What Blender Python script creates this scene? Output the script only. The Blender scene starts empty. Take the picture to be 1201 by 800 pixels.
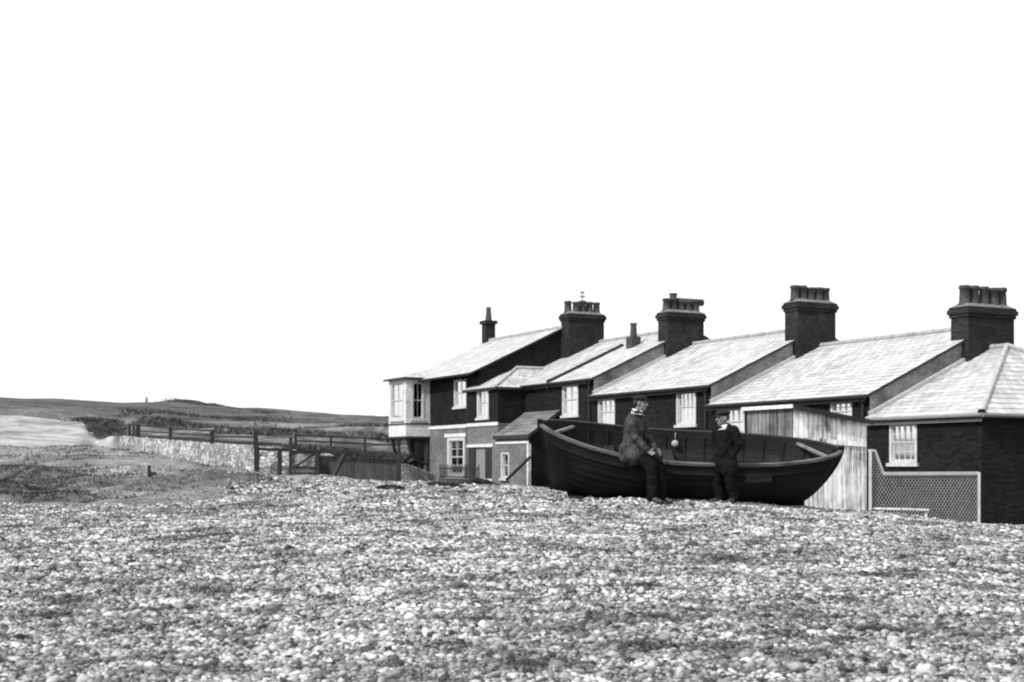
import bpy, bmesh, math, random
import numpy as np
from mathutils import Vector, Matrix
random.seed(7); RNG = np.random.default_rng(11)
SC = bpy.context.scene; COL = SC.collection
F = 1600.0; EYE = 1.75; HOR = 545.0; CX = 600.5       # survey constants: focal length, eye height
def at(x, y, Z): return Vector(((x-CX)/F*Z, Z, EYE+(HOR-y)/F*Z))

# ------------------------------------------------------------------ mesh helpers
ORG = {}
def org(o): return ORG.get(o.name, Vector((0,0,0))) if o else Vector((0,0,0))
def tag(o, label=None, cat=None, group=None, kind=None):
    if label: o['label'] = label
    if cat: o['category'] = cat
    if group: o['group'] = group
    if kind: o['kind'] = kind
    return o
def thing(name, loc, label, cat, group=None):
    o = bpy.data.objects.new(name, None); COL.objects.link(o)
    o.location = loc; o.empty_display_size = .2
    ORG[o.name] = Vector(loc)
    return tag(o, label, cat, group)
class MB:
    def __init__(s): s.v=[]; s.f=[]; s.m=[]; s.mi=0; s.uv={}
    def add(s, pts): 
        b=len(s.v); s.v += [Vector(p) for p in pts]; return b
    def face(s, *pts, uv=None):
        b=s.add(pts); 
        if uv: s.uv[len(s.f)]=uv
        s.f.append(tuple(range(b,b+len(pts)))); s.m.append(s.mi)
    def hexa(s, p):     # 8 points: 0-3 bottom ring, 4-7 top ring
        b=s.add(p)
        for q in ((0,3,2,1),(4,5,6,7),(0,1,5,4),(1,2,6,5),(2,3,7,6),(3,0,4,7)):
            s.f.append(tuple(b+i for i in q)); s.m.append(s.mi)
    def box(s, o, a, b, c):   # origin corner and three edge vectors
        o,a,b,c = map(Vector,(o,a,b,c))
        s.hexa([o,o+a,o+a+b,o+b,o+c,o+a+c,o+a+b+c,o+b+c])
    def beam(s, p, q, w, h, up=(0,0,1), tw=None, th=None):
        p,q=Vector(p),Vector(q); d=(q-p).normalized(); up=Vector(up)
        r=d.cross(up)
        if r.length<1e-4: r=d.cross(Vector((0,1,0)))
        r.normalize(); u=r.cross(d).normalized()
        w2=tw or w; h2=th or h
        P=[p+r*(sx*w/2)+u*(sy*h/2) for sx,sy in((-1,-1),(1,-1),(1,1),(-1,1))]
        Q=[q+r*(sx*w2/2)+u*(sy*h2/2) for sx,sy in((-1,-1),(1,-1),(1,1),(-1,1))]
        s.hexa(P+Q)
    def tube(s, path, rad, n=10, cap=True, sq=None):
        path=[Vector(p) for p in path]
        if not hasattr(rad,'__len__'): rad=[rad]*len(path)
        rings=[]; prev=None
        for i,p in enumerate(path):
            d=(path[min(i+1,len(path)-1)]-path[max(i-1,0)]).normalized()
            if prev is None:
                x=d.cross(Vector((0,0,1))); 
                if x.length<1e-3: x=d.cross(Vector((0,1,0)))
            else: x=prev-d*prev.dot(d)
            x.normalize(); prev=x; y=d.cross(x)
            rings.append(s.add([p+(x*math.cos(2*math.pi*k/n)+y*math.sin(2*math.pi*k/n))*rad[i] for k in range(n)]))
        for a,b in zip(rings,rings[1:]):
            for k in range(n):
                s.f.append((a+k,a+(k+1)%n,b+(k+1)%n,b+k)); s.m.append(s.mi)
        if cap:
            s.f.append(tuple(rings[0]+k for k in reversed(range(n)))); s.m.append(s.mi)
            s.f.append(tuple(rings[-1]+k for k in range(n))); s.m.append(s.mi)
    def ball(s, c, rx, ry, rz, ax=None, n=14, m=9):
        c=Vector(c); ax=ax or (Vector((1,0,0)),Vector((0,1,0)),Vector((0,0,1)))
        top=s.add([c+ax[2]*rz]); rings=[]
        for i in range(1,m):
            t=math.pi*i/m
            rings.append(s.add([c+ax[0]*(rx*math.sin(t)*math.cos(2*math.pi*k/n))+ax[1]*(ry*math.sin(t)*math.sin(2*math.pi*k/n))+ax[2]*(rz*math.cos(t)) for k in range(n)]))
        bot=s.add([c-ax[2]*rz])
        for k in range(n):
            s.f.append((top,rings[0]+k,rings[0]+(k+1)%n)); s.m.append(s.mi)
            s.f.append((bot,rings[-1]+(k+1)%n,rings[-1]+k)); s.m.append(s.mi)
        for a,b in zip(rings,rings[1:]):
            for k in range(n): s.f.append((a+k,b+k,b+(k+1)%n,a+(k+1)%n)); s.m.append(s.mi)
    def cone(s, p, q, r0, r1, n=14):     # capsule with rounded ends
        p,q=Vector(p),Vector(q); d=(q-p); L=max(d.length,1e-5); d/=L
        pts=[];rs=[]
        for a in (80,55,30): pts.append(p-d*r0*math.sin(math.radians(a))); rs.append(r0*math.cos(math.radians(a)))
        pts+= [p,q]; rs+=[r0,r1]
        for a in (30,55,80): pts.append(q+d*r1*math.sin(math.radians(a))); rs.append(r1*math.cos(math.radians(a)))
        s.tube(pts,rs,n)
    def mesh(s, name, o=Vector((0,0,0))):
        me=bpy.data.meshes.new(name)
        me.from_pydata([tuple(v-o) for v in s.v],[],s.f)
        uvl=me.uv_layers.new(name='UVMap')
        Z=Vector((0,0,1))
        for pi,p in enumerate(me.polygons):
            n=p.normal
            if pi in s.uv:
                for li,u in zip(p.loop_indices,s.uv[pi]): uvl.data[li].uv=u
                continue
            if abs(n.z)>.985 or n.length<.1: t=Vector((1,0,0)); b=Vector((0,1,0))
            else:
                t=Z.cross(n).normalized(); b=n.cross(t)
            for li in p.loop_indices:
                co=s.v[me.loops[li].vertex_index]
                uvl.data[li].uv=(co.dot(t),co.dot(b))
        return me
    def build(s, name, mat, parent=None, smooth=False, bevel=0, mods=()):
        o_=org(parent); me=s.mesh(name,o_)
        o=bpy.data.objects.new(name,me); COL.objects.link(o)
        for m in (mat if isinstance(mat,(list,tuple)) else [mat]): me.materials.append(m)
        if s.mi or any(s.m): me.polygons.foreach_set('material_index',s.m)
        if smooth: me.polygons.foreach_set('use_smooth',[True]*len(me.polygons))
        if parent: o.parent=parent
        ORG[o.name]=o_
        if bevel:
            b=o.modifiers.new('Bevel','BEVEL'); b.width=bevel; b.segments=1; b.limit_method='ANGLE'
        return o
def bake(o):
    dg=bpy.context.evaluated_depsgraph_get(); dg.update()
    me=bpy.data.meshes.new_from_object(o.evaluated_get(dg)); old=o.data
    o.modifiers.clear(); o.data=me
    bpy.data.meshes.remove(old)
    return o

# ------------------------------------------------------------------ materials (a black and white print: everything is a grey)
def mat_base(name, rough=.8, spec=.3):
    m=bpy.data.materials.new(name); m.use_nodes=True; nt=m.node_tree
    b=nt.nodes['Principled BSDF']; b.inputs['Roughness'].default_value=rough
    b.inputs['Specular IOR Level'].default_value=spec
    return m,nt,b
def N(nt,t,**k):
    n=nt.nodes.new(t)
    for a,v in k.items(): setattr(n,a,v)
    return n
def ramp(nt,src,stops):
    r=N(nt,'ShaderNodeValToRGB'); e=r.color_ramp.elements
    while len(e)<len(stops): e.new(.5)
    for el,(p,c) in zip(e,stops): el.position=p; el.color=(c,c,c,1)
    nt.links.new(src,r.inputs[0]); return r.outputs[0]
def noise(nt,vec,scale,detail=6,rough=.6):
    n=N(nt,'ShaderNodeTexNoise'); n.inputs['Scale'].default_value=scale; n.inputs['Detail'].default_value=detail; n.inputs['Roughness'].default_value=rough
    if vec: nt.links.new(vec,n.inputs['Vector'])
    return n.outputs['Fac']
def mix(nt,fac,a,b,mode='MIX'):
    m=N(nt,'ShaderNodeMix',data_type='RGBA',blend_type=mode)
    for sock,v in ((m.inputs[0],fac),(m.inputs[6],a),(m.inputs[7],b)):
        if hasattr(v,'links') or isinstance(v,bpy.types.NodeSocket): nt.links.new(v,sock)
        elif sock==m.inputs[0]: sock.default_value=v
        else: sock.default_value=(v,v,v,1)
    return m.outputs[2]
def bump(nt,b,h,dist,strength=1):
    n=N(nt,'ShaderNodeBump'); n.inputs['Distance'].default_value=dist; n.inputs['Strength'].default_value=strength
    nt.links.new(h,n.inputs['Height']); nt.links.new(n.outputs[0],b.inputs['Normal'])
def coords(nt,kind,scale=(1,1,1)):
    t=N(nt,'ShaderNodeTexCoord'); mp=N(nt,'ShaderNodeMapping'); mp.inputs['Scale'].default_value=scale
    nt.links.new(t.outputs[kind],mp.inputs[0]); return mp.outputs[0]
def m_plain(name, lo, hi, scale=3, rough=.8, bd=.004, spec=.3, stretch=(1,1,1), kind='Object'):
    m,nt,b=mat_base(name,rough,spec); v=coords(nt,kind,stretch)
    n=noise(nt,v,scale); nt.links.new(ramp(nt,n,[(.3,lo),(.7,hi)]),b.inputs['Base Color'])
    if bd: bump(nt,b,noise(nt,v,scale*9,4),bd)
    return m
def m_brick(name, lo, hi, mortar, bw=.225, bh=.075, ms=.009, rough=.85, bd=.006, grime=.5, spec=.3, spots=0):
    m,nt,b=mat_base(name,rough,spec); v=coords(nt,'UV')
    t=N(nt,'ShaderNodeTexBrick'); nt.links.new(v,t.inputs['Vector'])
    t.inputs['Scale'].default_value=1; t.inputs['Brick Width'].default_value=bw; t.inputs['Row Height'].default_value=bh; t.inputs['Mortar Size'].default_value=ms
    t.inputs['Color1'].default_value=(lo,lo,lo,1); t.inputs['Color2'].default_value=(hi,hi,hi,1); t.inputs['Mortar'].default_value=(mortar,)*3+(1,)
    n=ramp(nt,noise(nt,v,.9,8,.65),[(.3,1-grime),(.68,1.0+grime*.35)])
    if spots: n=mix(nt,1.0,n,ramp(nt,noise(nt,v,1.7,6,.75),[(.52,1),(.68,1-spots)]),'MULTIPLY')
    nt.links.new(mix(nt,1.0,t.outputs['Color'],n,'MULTIPLY'),b.inputs['Base Color'])
    h=mix(nt,.35,ramp(nt,t.outputs['Fac'],[(0,1),(1,0)]),noise(nt,v,35,3),'MIX')
    bump(nt,b,h,bd)
    return m
def m_plank(name, lo, hi, width=.16, rough=.85, gap=.02, spec=.25, streak=1.0, vertical=True):
    m,nt,b=mat_base(name,rough,spec); v=coords(nt,'UV')
    t=N(nt,'ShaderNodeTexBrick'); t.offset=0
    mp=N(nt,'ShaderNodeMapping'); nt.links.new(v,mp.inputs[0]); mp.inputs['Rotation'].default_value=(0,0,math.pi/2 if vertical else 0)
    nt.links.new(mp.outputs[0],t.inputs['Vector']); t.inputs['Scale'].default_value=1; t.inputs['Brick Width'].default_value=50; t.inputs['Row Height'].default_value=width; t.inputs['Mortar Size'].default_value=gap*width
    t.inputs['Color1'].default_value=(.75,)*3+(1,); t.inputs['Color2'].default_value=(1.1,)*3+(1,); t.inputs['Mortar'].default_value=(.15,)*3+(1,)
    mp2=N(nt,'ShaderNodeMapping'); nt.links.new(v,mp2.inputs[0]); mp2.inputs['Scale'].default_value=(14,1.2,1) if vertical else (1.2,14,1)
    g=noise(nt,mp2.outputs[0],1.0,7,.62); w=noise(nt,v,1.1,6,.6)
    gg=mix(nt,.55 if streak<=1 else .5,g,w); c=ramp(nt,gg,[(.40 if streak>1 else .36,lo),(.54 if streak>1 else .62,hi)])
    nt.links.new(mix(nt,1.0,c,t.outputs['Color'],'MULTIPLY'),b.inputs['Base Color'])
    bump(nt,b,mix(nt,.4,ramp(nt,t.outputs['Fac'],[(0,1),(1,0)]),g),.008)
    return m
def m_glass(name):
    m=bpy.data.materials.new(name); m.use_nodes=True; nt=m.node_tree; nt.nodes.remove(nt.nodes['Principled BSDF'])
    out=nt.nodes['Material Output']; g=N(nt,'ShaderNodeBsdfGlossy'); g.inputs['Roughness'].default_value=.03; g.inputs['Color'].default_value=(.8,.8,.8,1)
    t=N(nt,'ShaderNodeBsdfTransparent'); t.inputs[0].default_value=(.85,.85,.85,1)
    fr=N(nt,'ShaderNodeFresnel'); fr.inputs[0].default_value=1.5
    x=N(nt,'ShaderNodeMixShader'); nt.links.new(fr.outputs[0],x.inputs[0]); nt.links.new(t.outputs[0],x.inputs[1]); nt.links.new(g.outputs[0],x.inputs[2]); nt.links.new(x.outputs[0],out.inputs[0])
    return m
def m_flint(name):
    m,nt,b=mat_base(name,.8,.3); v=coords(nt,'UV')
    vo=N(nt,'ShaderNodeTexVoronoi'); vo.inputs['Scale'].default_value=5.5; nt.links.new(v,vo.inputs['Vector'])
    ve=N(nt,'ShaderNodeTexVoronoi',feature='DISTANCE_TO_EDGE'); ve.inputs['Scale'].default_value=5.5; nt.links.new(v,ve.inputs['Vector'])
    c=ramp(nt,vo.outputs['Color'],[(.1,.2),(.5,.5),(.9,.68)]); e=ramp(nt,ve.outputs['Distance'],[(0,.25),(.1,1)])
    c=mix(nt,1.0,c,e,'MULTIPLY'); c=mix(nt,1.0,c,ramp(nt,noise(nt,v,.5),[(.35,.45),(.6,1)]),'MULTIPLY')
    nt.links.new(c,b.inputs['Base Color']); bump(nt,b,e,.05)
    return m
M={}
M['tar']   = m_brick('tarred_brick',.005,.018,.012,grime=.5,rough=.75,spec=.12,bd=.004)
M['gable'] = m_brick('sooty_gable_brick',.2,.3,.26,grime=.8)
M['gabledark'] = m_brick('tarred_and_shaded_brick',.01,.018,.01,grime=.6,spec=.12)  # tar on the end house gable, painted-in shade on the lean-to side
M['stack'] = m_brick('chimney_brick',.018,.035,.022,grime=.6,bd=.01,spec=.15)
M['stock'] = m_brick('stock_brick',.11,.18,.17,grime=.5)
M['slate'] = m_brick('roof_slate',.40,.60,.12,bw=.36,bh=.30,ms=.011,rough=.5,spots=.4,grime=.3,bd=.004,spec=.45)
M['slateleanto'] = m_brick('dull_slate',.13,.2,.08,bw=.3,bh=.28,ms=.007,rough=.6,grime=.5,bd=.004)
M['white'] = m_plain('white_paint',.38,.54,4,.5,.001)
M['offwhite']=m_plain('weathered_white_paint',.42,.7,5,.6,.002)
M['mortar']= m_plain('lime_mortar',.28,.45,5,.9,.006)
M['sootmortar']= m_plain('sooty_mortar',.07,.2,6,.9,.006)
M['gutter']= m_plain('tarred_iron',.012,.02,4,.5,.001)
M['barge'] = m_plain('dark_bargeboard',.015,.03,4,.7,.002)
M['pot']   = m_plain('clay_pot',.03,.06,7,.8,.003)
M['ridge'] = m_plain('ridge_tile',.2,.34,5,.7,.004)
M['glass'] = m_glass('window_glass')
M['curtain']=m_plain('lace_curtain',.16,.42,6,.9,.01,stretch=(9,9,.6))
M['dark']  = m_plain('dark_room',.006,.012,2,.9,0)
M['door']  = m_plain('dark_door_paint',.012,.03,3,.5,.001)
M['panel'] = m_plain('grey_door_panel',.16,.22,3,.6,.001)
M['timber']= m_plank('dark_weathered_timber',.01,.032,.4)
M['timberpale']=m_plank('bleached_timber',.5,.8,.3)
M['shedpale']=m_plank('peeling_whitewashed_plank',.12,.95,.15,gap=.03,streak=2)
M['sheddark']=m_plank('grey_shed_plank',.03,.26,.15,gap=.05)
M['felt']  = m_plain('tarred_roof_felt',.02,.05,3,.9,.004)
M['lattice']=m_plain('lattice_paint',.17,.3,6,.7,.001)
M['hull']  = m_plain('tarred_hull',.004,.016,1.5,.65,.002,.08)
M['hullin']= m_plank('worn_boat_boards',.009,.024,.15,vertical=False)
M['gunwale']=m_plain('worn_gunwale_wood',.012,.15,2.2,.7,.002,stretch=(.6,3,3))
M['thwart']= m_plain('worn_thwart_wood',.01,.024,5,.7,.002,stretch=(3,.6,3))
M['strut'] = m_plain('pale_wood',.12,.26,5,.7,.002)
M['skin']  = m_plain('weathered_skin',.13,.19,8,.55,.001)
M['coat']  = m_plain('grey_worn_coat',.02,.07,7,.9,.006,.05)
M['coatdark']=m_plain('dark_jacket_wool',.005,.011,7,.9,.006,.05)
M['trous'] = m_plain('dark_trousers',.004,.010,7,.9,.006,.05)
M['boot']  = m_plain('boot_leather',.02,.05,7,.5,.001)
M['capm']  = m_plain('dark_cap_cloth',.014,.03,20,.9,.002,.05)
M['linen'] = m_plain('white_linen',.7,.82,8,.8,.002)
M['hair']  = m_plain('dark_hair',.015,.03,30,.7,.002)
M['net']   = m_plain('tarred_net',.008,.03,9,.95,.03)
M['cork']  = m_plain('pale_cork',.25,.4,14,.8,.004)
M['flint'] = m_flint('flint_rubble')

# ------------------------------------------------------------------ terrain
COLS=[-1800,-600,0,150,300,450,600,850,1000,1200,1800,3000]
TAB={ # px column : (distance, height relative to the eye)
-1800:[(0,-1.75),(10,-1.62),(24,-.95),(40,-.8),(60,-.2),(80,.6),(100,1.3),(130,3.2),(180,7),(250,11.5),(330,16),(400,20),(460,20.5),(700,17),(2000,10)],
-600:[(0,-1.75),(10,-1.62),(24,-.95),(40,-.8),(60,-.2),(80,.6),(100,1.3),(130,3.2),(180,7),(250,11.5),(330,16),(400,20),(460,20.5),(700,17),(2000,10)],
0:[(0,-1.75),(10,-1.62),(24,-.86),(32,-.84),(40,-.75),(60,-.2),(80,.55),(100,1.3),(130,3.2),(180,6.8),(250,11),(330,15.5),(400,19.5),(460,19.6),(700,15),(2000,5)],
150:[(0,-1.75),(10,-1.62),(24,-.80),(40,-.75),(60,-.3),(80,.45),(95,1.15),(130,2.7),(200,6.5),(300,12.3),(400,18.4),(460,18.6),(700,15),(2000,5)],
300:[(0,-1.75),(10,-1.62),(24,-.70),(40,-.6),(60,-.42),(75,.0),(100,1.1),(150,3.4),(200,6),(300,10.8),(400,15.7),(460,15.9),(700,13),(2000,5)],
450:[(0,-1.75),(10,-1.61),(24,-.62),(40,-.54),(60,-.78),(70,-.75),(100,.6),(150,2.8),(200,5.1),(300,9.7),(400,14.4),(460,14.6),(700,12),(2000,5)],
600:[(0,-1.75),(10,-1.6),(24,-.62),(32,-.6),(45,-.75),(60,-.9),(75,-.9),(100,.4),(150,2.5),(400,13.5),(460,13.8),(700,11),(2000,5)],
850:[(0,-1.75),(10,-1.6),(24,-.66),(26,-.68),(29,-1.1),(34,-2.0),(42,-2.5),(60,-1.8),(80,-1.2),(150,1),(400,8),(700,8),(2000,5)],
1000:[(0,-1.75),(10,-1.6),(20,-1.0),(24,-.83),(26,-.93),(29,-1.5),(33,-2.5),(38,-3.2),(60,-2.6),(150,0),(400,6),(700,6),(2000,5)],
1200:[(0,-1.75),(10,-1.6),(20,-1.2),(24,-1.1),(26,-1.22),(29,-1.9),(33,-3.0),(38,-3.7),(60,-3.4),(150,-1.5),(400,4),(700,4),(2000,4)],
1800:[(0,-1.75),(10,-1.65),(20,-1.35),(24,-1.3),(27,-1.6),(33,-3.2),(38,-3.8),(60,-3.6),(150,-2),(400,3),(2000,4)],
3000:[(0,-1.75),(10,-1.65),(20,-1.35),(24,-1.3),(27,-1.6),(33,-3.2),(38,-3.8),(60,-3.6),(150,-2),(400,3),(2000,4)]}
WALLP=[(-27.8,96),(-19.6,79),(-11.3,60.3),(-8.2,60.3),(-5.3,65)]      # retaining wall in plan
def vnoise(X,Y,scale,seed):
    r=np.random.default_rng(seed); T=r.random((128,128)); x=X*scale; y=Y*scale
    xi=np.floor(x).astype(int); yi=np.floor(y).astype(int); fx=x-xi; fy=y-yi
    fx=fx*fx*(3-2*fx); fy=fy*fy*(3-2*fy)
    g=lambda i,j:T[i%128,j%128]
    return (g(xi,yi)*(1-fx)+g(xi+1,yi)*fx)*(1-fy)+(g(xi,yi+1)*(1-fx)+g(xi+1,yi+1)*fx)*fy-.5
def sstep(a,b,x): 
    t=np.clip((x-a)/(b-a),0,1); return t*t*(3-2*t)
def pxcol(X,Y): return CX+F*X/np.maximum(Y,1.0)
def wall_dist(X,Y):      # signed distance behind the wall line (positive = uphill side)
    best=np.full(X.shape,1e9); sign=np.ones(X.shape)
    for (x0,y0),(x1,y1) in zip(WALLP,WALLP[1:]):
        dx,dy=x1-x0,y1-y0; L=math.hypot(dx,dy)
        t=np.clip(((X-x0)*dx+(Y-y0)*dy)/L**2,0,1); d=np.hypot(X-x0-t*dx,Y-y0-t*dy)
        s=((-dy*(X-x0)+dx*(Y-y0))/L)
        m=d<best; best=np.where(m,d,best); sign=np.where(m,np.sign(s),sign)
    return best*sign
def height(X,Y,fine=True):
    Z=np.maximum(Y,.5); pc=np.clip(pxcol(X,Z),COLS[0],COLS[-1]); pc=np.where(Y<4,np.clip(CX+F*X/4.0,COLS[0],COLS[-1]),pc)
    H=np.array([np.interp(Z,[a for a,_ in TAB[c]],[b for _,b in TAB[c]]) for c in COLS])
    k=np.clip(np.searchsorted(COLS,pc)-1,0,len(COLS)-2); C=np.array(COLS,float)
    t=(pc-C[k])/(C[k+1]-C[k]); t=t*t*(3-2*t)*.5+t*.5
    h0=np.take_along_axis(H,k[None],0)[0]; h1=np.take_along_axis(H,k[None]+1,0)[0]
    h=h0*(1-t)+h1*t
    d=wall_dist(X,Y)
    fade=np.exp(-np.maximum(d,0)/28)*sstep(-34,-29,X)*sstep(-2.5,-5.5,X)
    h=h+sstep(.15,.45,d)*.85*fade
    # hummocks of the dune ground on the left, swales in the shingle, roughness of the hill
    hum=sstep(24,34,Y)*sstep(108,95,Y)*np.where(wall_dist(X,Y)>-2,sstep(75,60,Y)*.5,1)*sstep(-3,-9,X)
    h=h+hum*(vnoise(X,Y,.30,1)*.75+vnoise(X,Y,.8,2)*.42+vnoise(X,Y,1.9,9)*.14)
    beach=sstep(40,26,Y)
    h=h+beach*(vnoise(X,Y,.45,3)*.06+vnoise(X,Y*2.2,.9,4)*.06+vnoise(X*.8,Y*1.6,2.3,8)*.03)
    hill=sstep(92,130,Y)
    h=h+hill*(vnoise(X,Y,.06,5)*1.6+vnoise(X,Y,.2,6)*.7)
    # earthwork on the skyline
    e=np.maximum(np.exp(-(((X+95)/9)**2)**2),.6*np.exp(-((X+82)/11)**2))*np.exp(-((Y-402)/26)**2)
    h=h+e*2.3
    return h+EYE
def gz(x,y): return float(height(np.array([x],float),np.array([y],float))[0])
def axis(dense,lo,hi,step,grow):
    a=list(np.arange(dense[0],dense[1],step)); s=step; v=a[-1]
    while v<hi: s*=grow; v+=s; a.append(v)
    s=step; v=a[0]; pre=[]
    while v>lo: s*=grow; v-=s; pre.append(v)
    return np.array(pre[::-1]+a)
xs=axis((-34,20),-1500,1500,.25,1.09); ys=axis((3,72),-60,2200,.25,1.035)
GX,GY=np.meshgrid(xs,ys); GZ=height(GX,GY)
nx,ny=len(xs),len(ys)
verts=np.stack([GX.ravel(),GY.ravel(),GZ.ravel()],1)
ii=np.arange(nx*ny).reshape(ny,nx)
faces=np.stack([ii[:-1,:-1].ravel(),ii[:-1,1:].ravel(),ii[1:,1:].ravel(),ii[1:,:-1].ravel()],1)
def fast_mesh(name,V,Fc):
    me=bpy.data.meshes.new(name); k=Fc.shape[1]
    me.vertices.add(len(V)); me.vertices.foreach_set('co',V.astype(np.float32).ravel())
    me.loops.add(Fc.size); me.loops.foreach_set('vertex_index',Fc.astype(np.int32).ravel())
    me.polygons.add(len(Fc)); me.polygons.foreach_set('loop_start',np.arange(0,Fc.size,k,dtype=np.int32))
    me.update(calc_edges=True); me.validate(); return me
gme=fast_mesh('beach',verts,faces); gme.polygons.foreach_set('use_smooth',[True]*len(gme.polygons))
def zones(X,Y):
    pc=pxcol(X,Y); j=vnoise(X,Y,.25,21)*6+vnoise(X,Y,.9,22)*3
    yb=np.interp(pc,[-600,0,150,300,380,450,3000],[22,24.5,28,44,54,64,66])
    sh=sstep(8,-6,Y-yb+j+vnoise(X,Y,2.2,28)*3)
    jc=vnoise(X,Y,.07,23)*26+vnoise(X,Y,.22,26)*10
    right=np.interp(Y,[92,100,115,135,180],[95,150,128,100,80])
    ch=sstep(8,-8,pc-right+jc)*sstep(93,100,Y+jc*.15)*sstep(205,150,Y+jc*2.2+vnoise(X,Y,.03,29)*60)
    # pale track in front of the wall
    d=wall_dist(X,Y); tr=sstep(-13,-8,d+j*.6)*sstep(0,-.2,d)*sstep(-40,-30,X)*sstep(-5,-8,X)
    ch=np.maximum(ch,tr*.55)
    dk=sstep(-.05,.32,vnoise(X,Y,.11,24)*.7+vnoise(X,Y,.4,25)*.7+vnoise(X,Y,1.3,27)*.5)*sstep(30,40,Y)*(1-sh)
    dk=dk*(.5+.5*sstep(48,58,Y+j))
    dk=np.maximum(dk,sstep(20,-20,pc-120+jc)*sstep(66,76,Y+j)*sstep(101,95,Y+j)*.95)
    dk=np.maximum(dk,sstep(70,85,pc+jc*.3)*sstep(150,138,pc)*sstep(104,110,Y)*sstep(165,150,Y)*.9)
    dk=dk*(1-ch)
    return sh,ch,dk
sh,ch,dk=zones(GX,GY)
att=gme.color_attributes.new('zone','FLOAT_COLOR','POINT')
att.data.foreach_set('color',np.stack([sh.ravel(),ch.ravel(),dk.ravel(),sstep(170,240,GY).ravel()],1).astype(np.float32).ravel())
def m_ground():
    m,nt,b=mat_base('shingle_and_turf',.9,.2); v=coords(nt,'Object')
    a=N(nt,'ShaderNodeAttribute',attribute_name='zone'); sp=N(nt,'ShaderNodeSeparateColor'); nt.links.new(a.outputs['Color'],sp.inputs[0])
    vo=N(nt,'ShaderNodeTexVoronoi'); vo.inputs['Scale'].default_value=23; nt.links.new(v,vo.inputs['Vector'])
    ve=N(nt,'ShaderNodeTexVoronoi',feature='DISTANCE_TO_EDGE'); ve.inputs['Scale'].default_value=23; nt.links.new(v,ve.inputs['Vector'])
    st=ramp(nt,vo.outputs['Color'],[(.1,.06),(.4,.2),(.6,.36),(.9,.62)])
    ed=ramp(nt,ve.outputs['Distance'],[(0,.2),(.12,1)])
    st=mix(nt,1.0,st,ed,'MULTIPLY'); st=mix(nt,1.0,st,ramp(nt,noise(nt,v,1.3,8,.7),[(.35,.55),(.62,1.1)]),'MULTIPLY')
    turf=ramp(nt,noise(nt,v,.8,12,.78),[(.36,.07),(.5,.17),(.64,.33)])
    far=ramp(nt,noise(nt,v,.05,12,.8),[(.38,.4),(.62,1.25)]); turf=mix(nt,1.0,turf,far,'MULTIPLY'); turf=mix(nt,sp.outputs[2],turf,turf); turf=mix(nt,a.outputs['Alpha'],turf,mix(nt,1.0,turf,.5,'MULTIPLY'))
    chalk=ramp(nt,noise(nt,v,.3,11,.75),[(.36,.16),(.5,.32),(.64,.48)]); chalk=mix(nt,1.0,chalk,ramp(nt,noise(nt,v,.07,9,.7),[(.4,.5),(.52,1.05)]),'MULTIPLY')
    dark=ramp(nt,noise(nt,v,1.6,11,.78),[(.36,.012),(.5,.03),(.66,.09)])
    c=mix(nt,sp.outputs[2],turf,dark); c=mix(nt,sp.outputs[1],c,chalk); c=mix(nt,sp.outputs[0],c,st)
    nt.links.new(c,b.inputs['Base Color'])
    bump(nt,b,mix(nt,sp.outputs[0],noise(nt,v,3,10,.75),ed),.06)
    return m
gme.materials.append(m_ground())
go=bpy.data.objects.new('beach',gme); COL.objects.link(go); tag(go,kind='structure')

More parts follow.
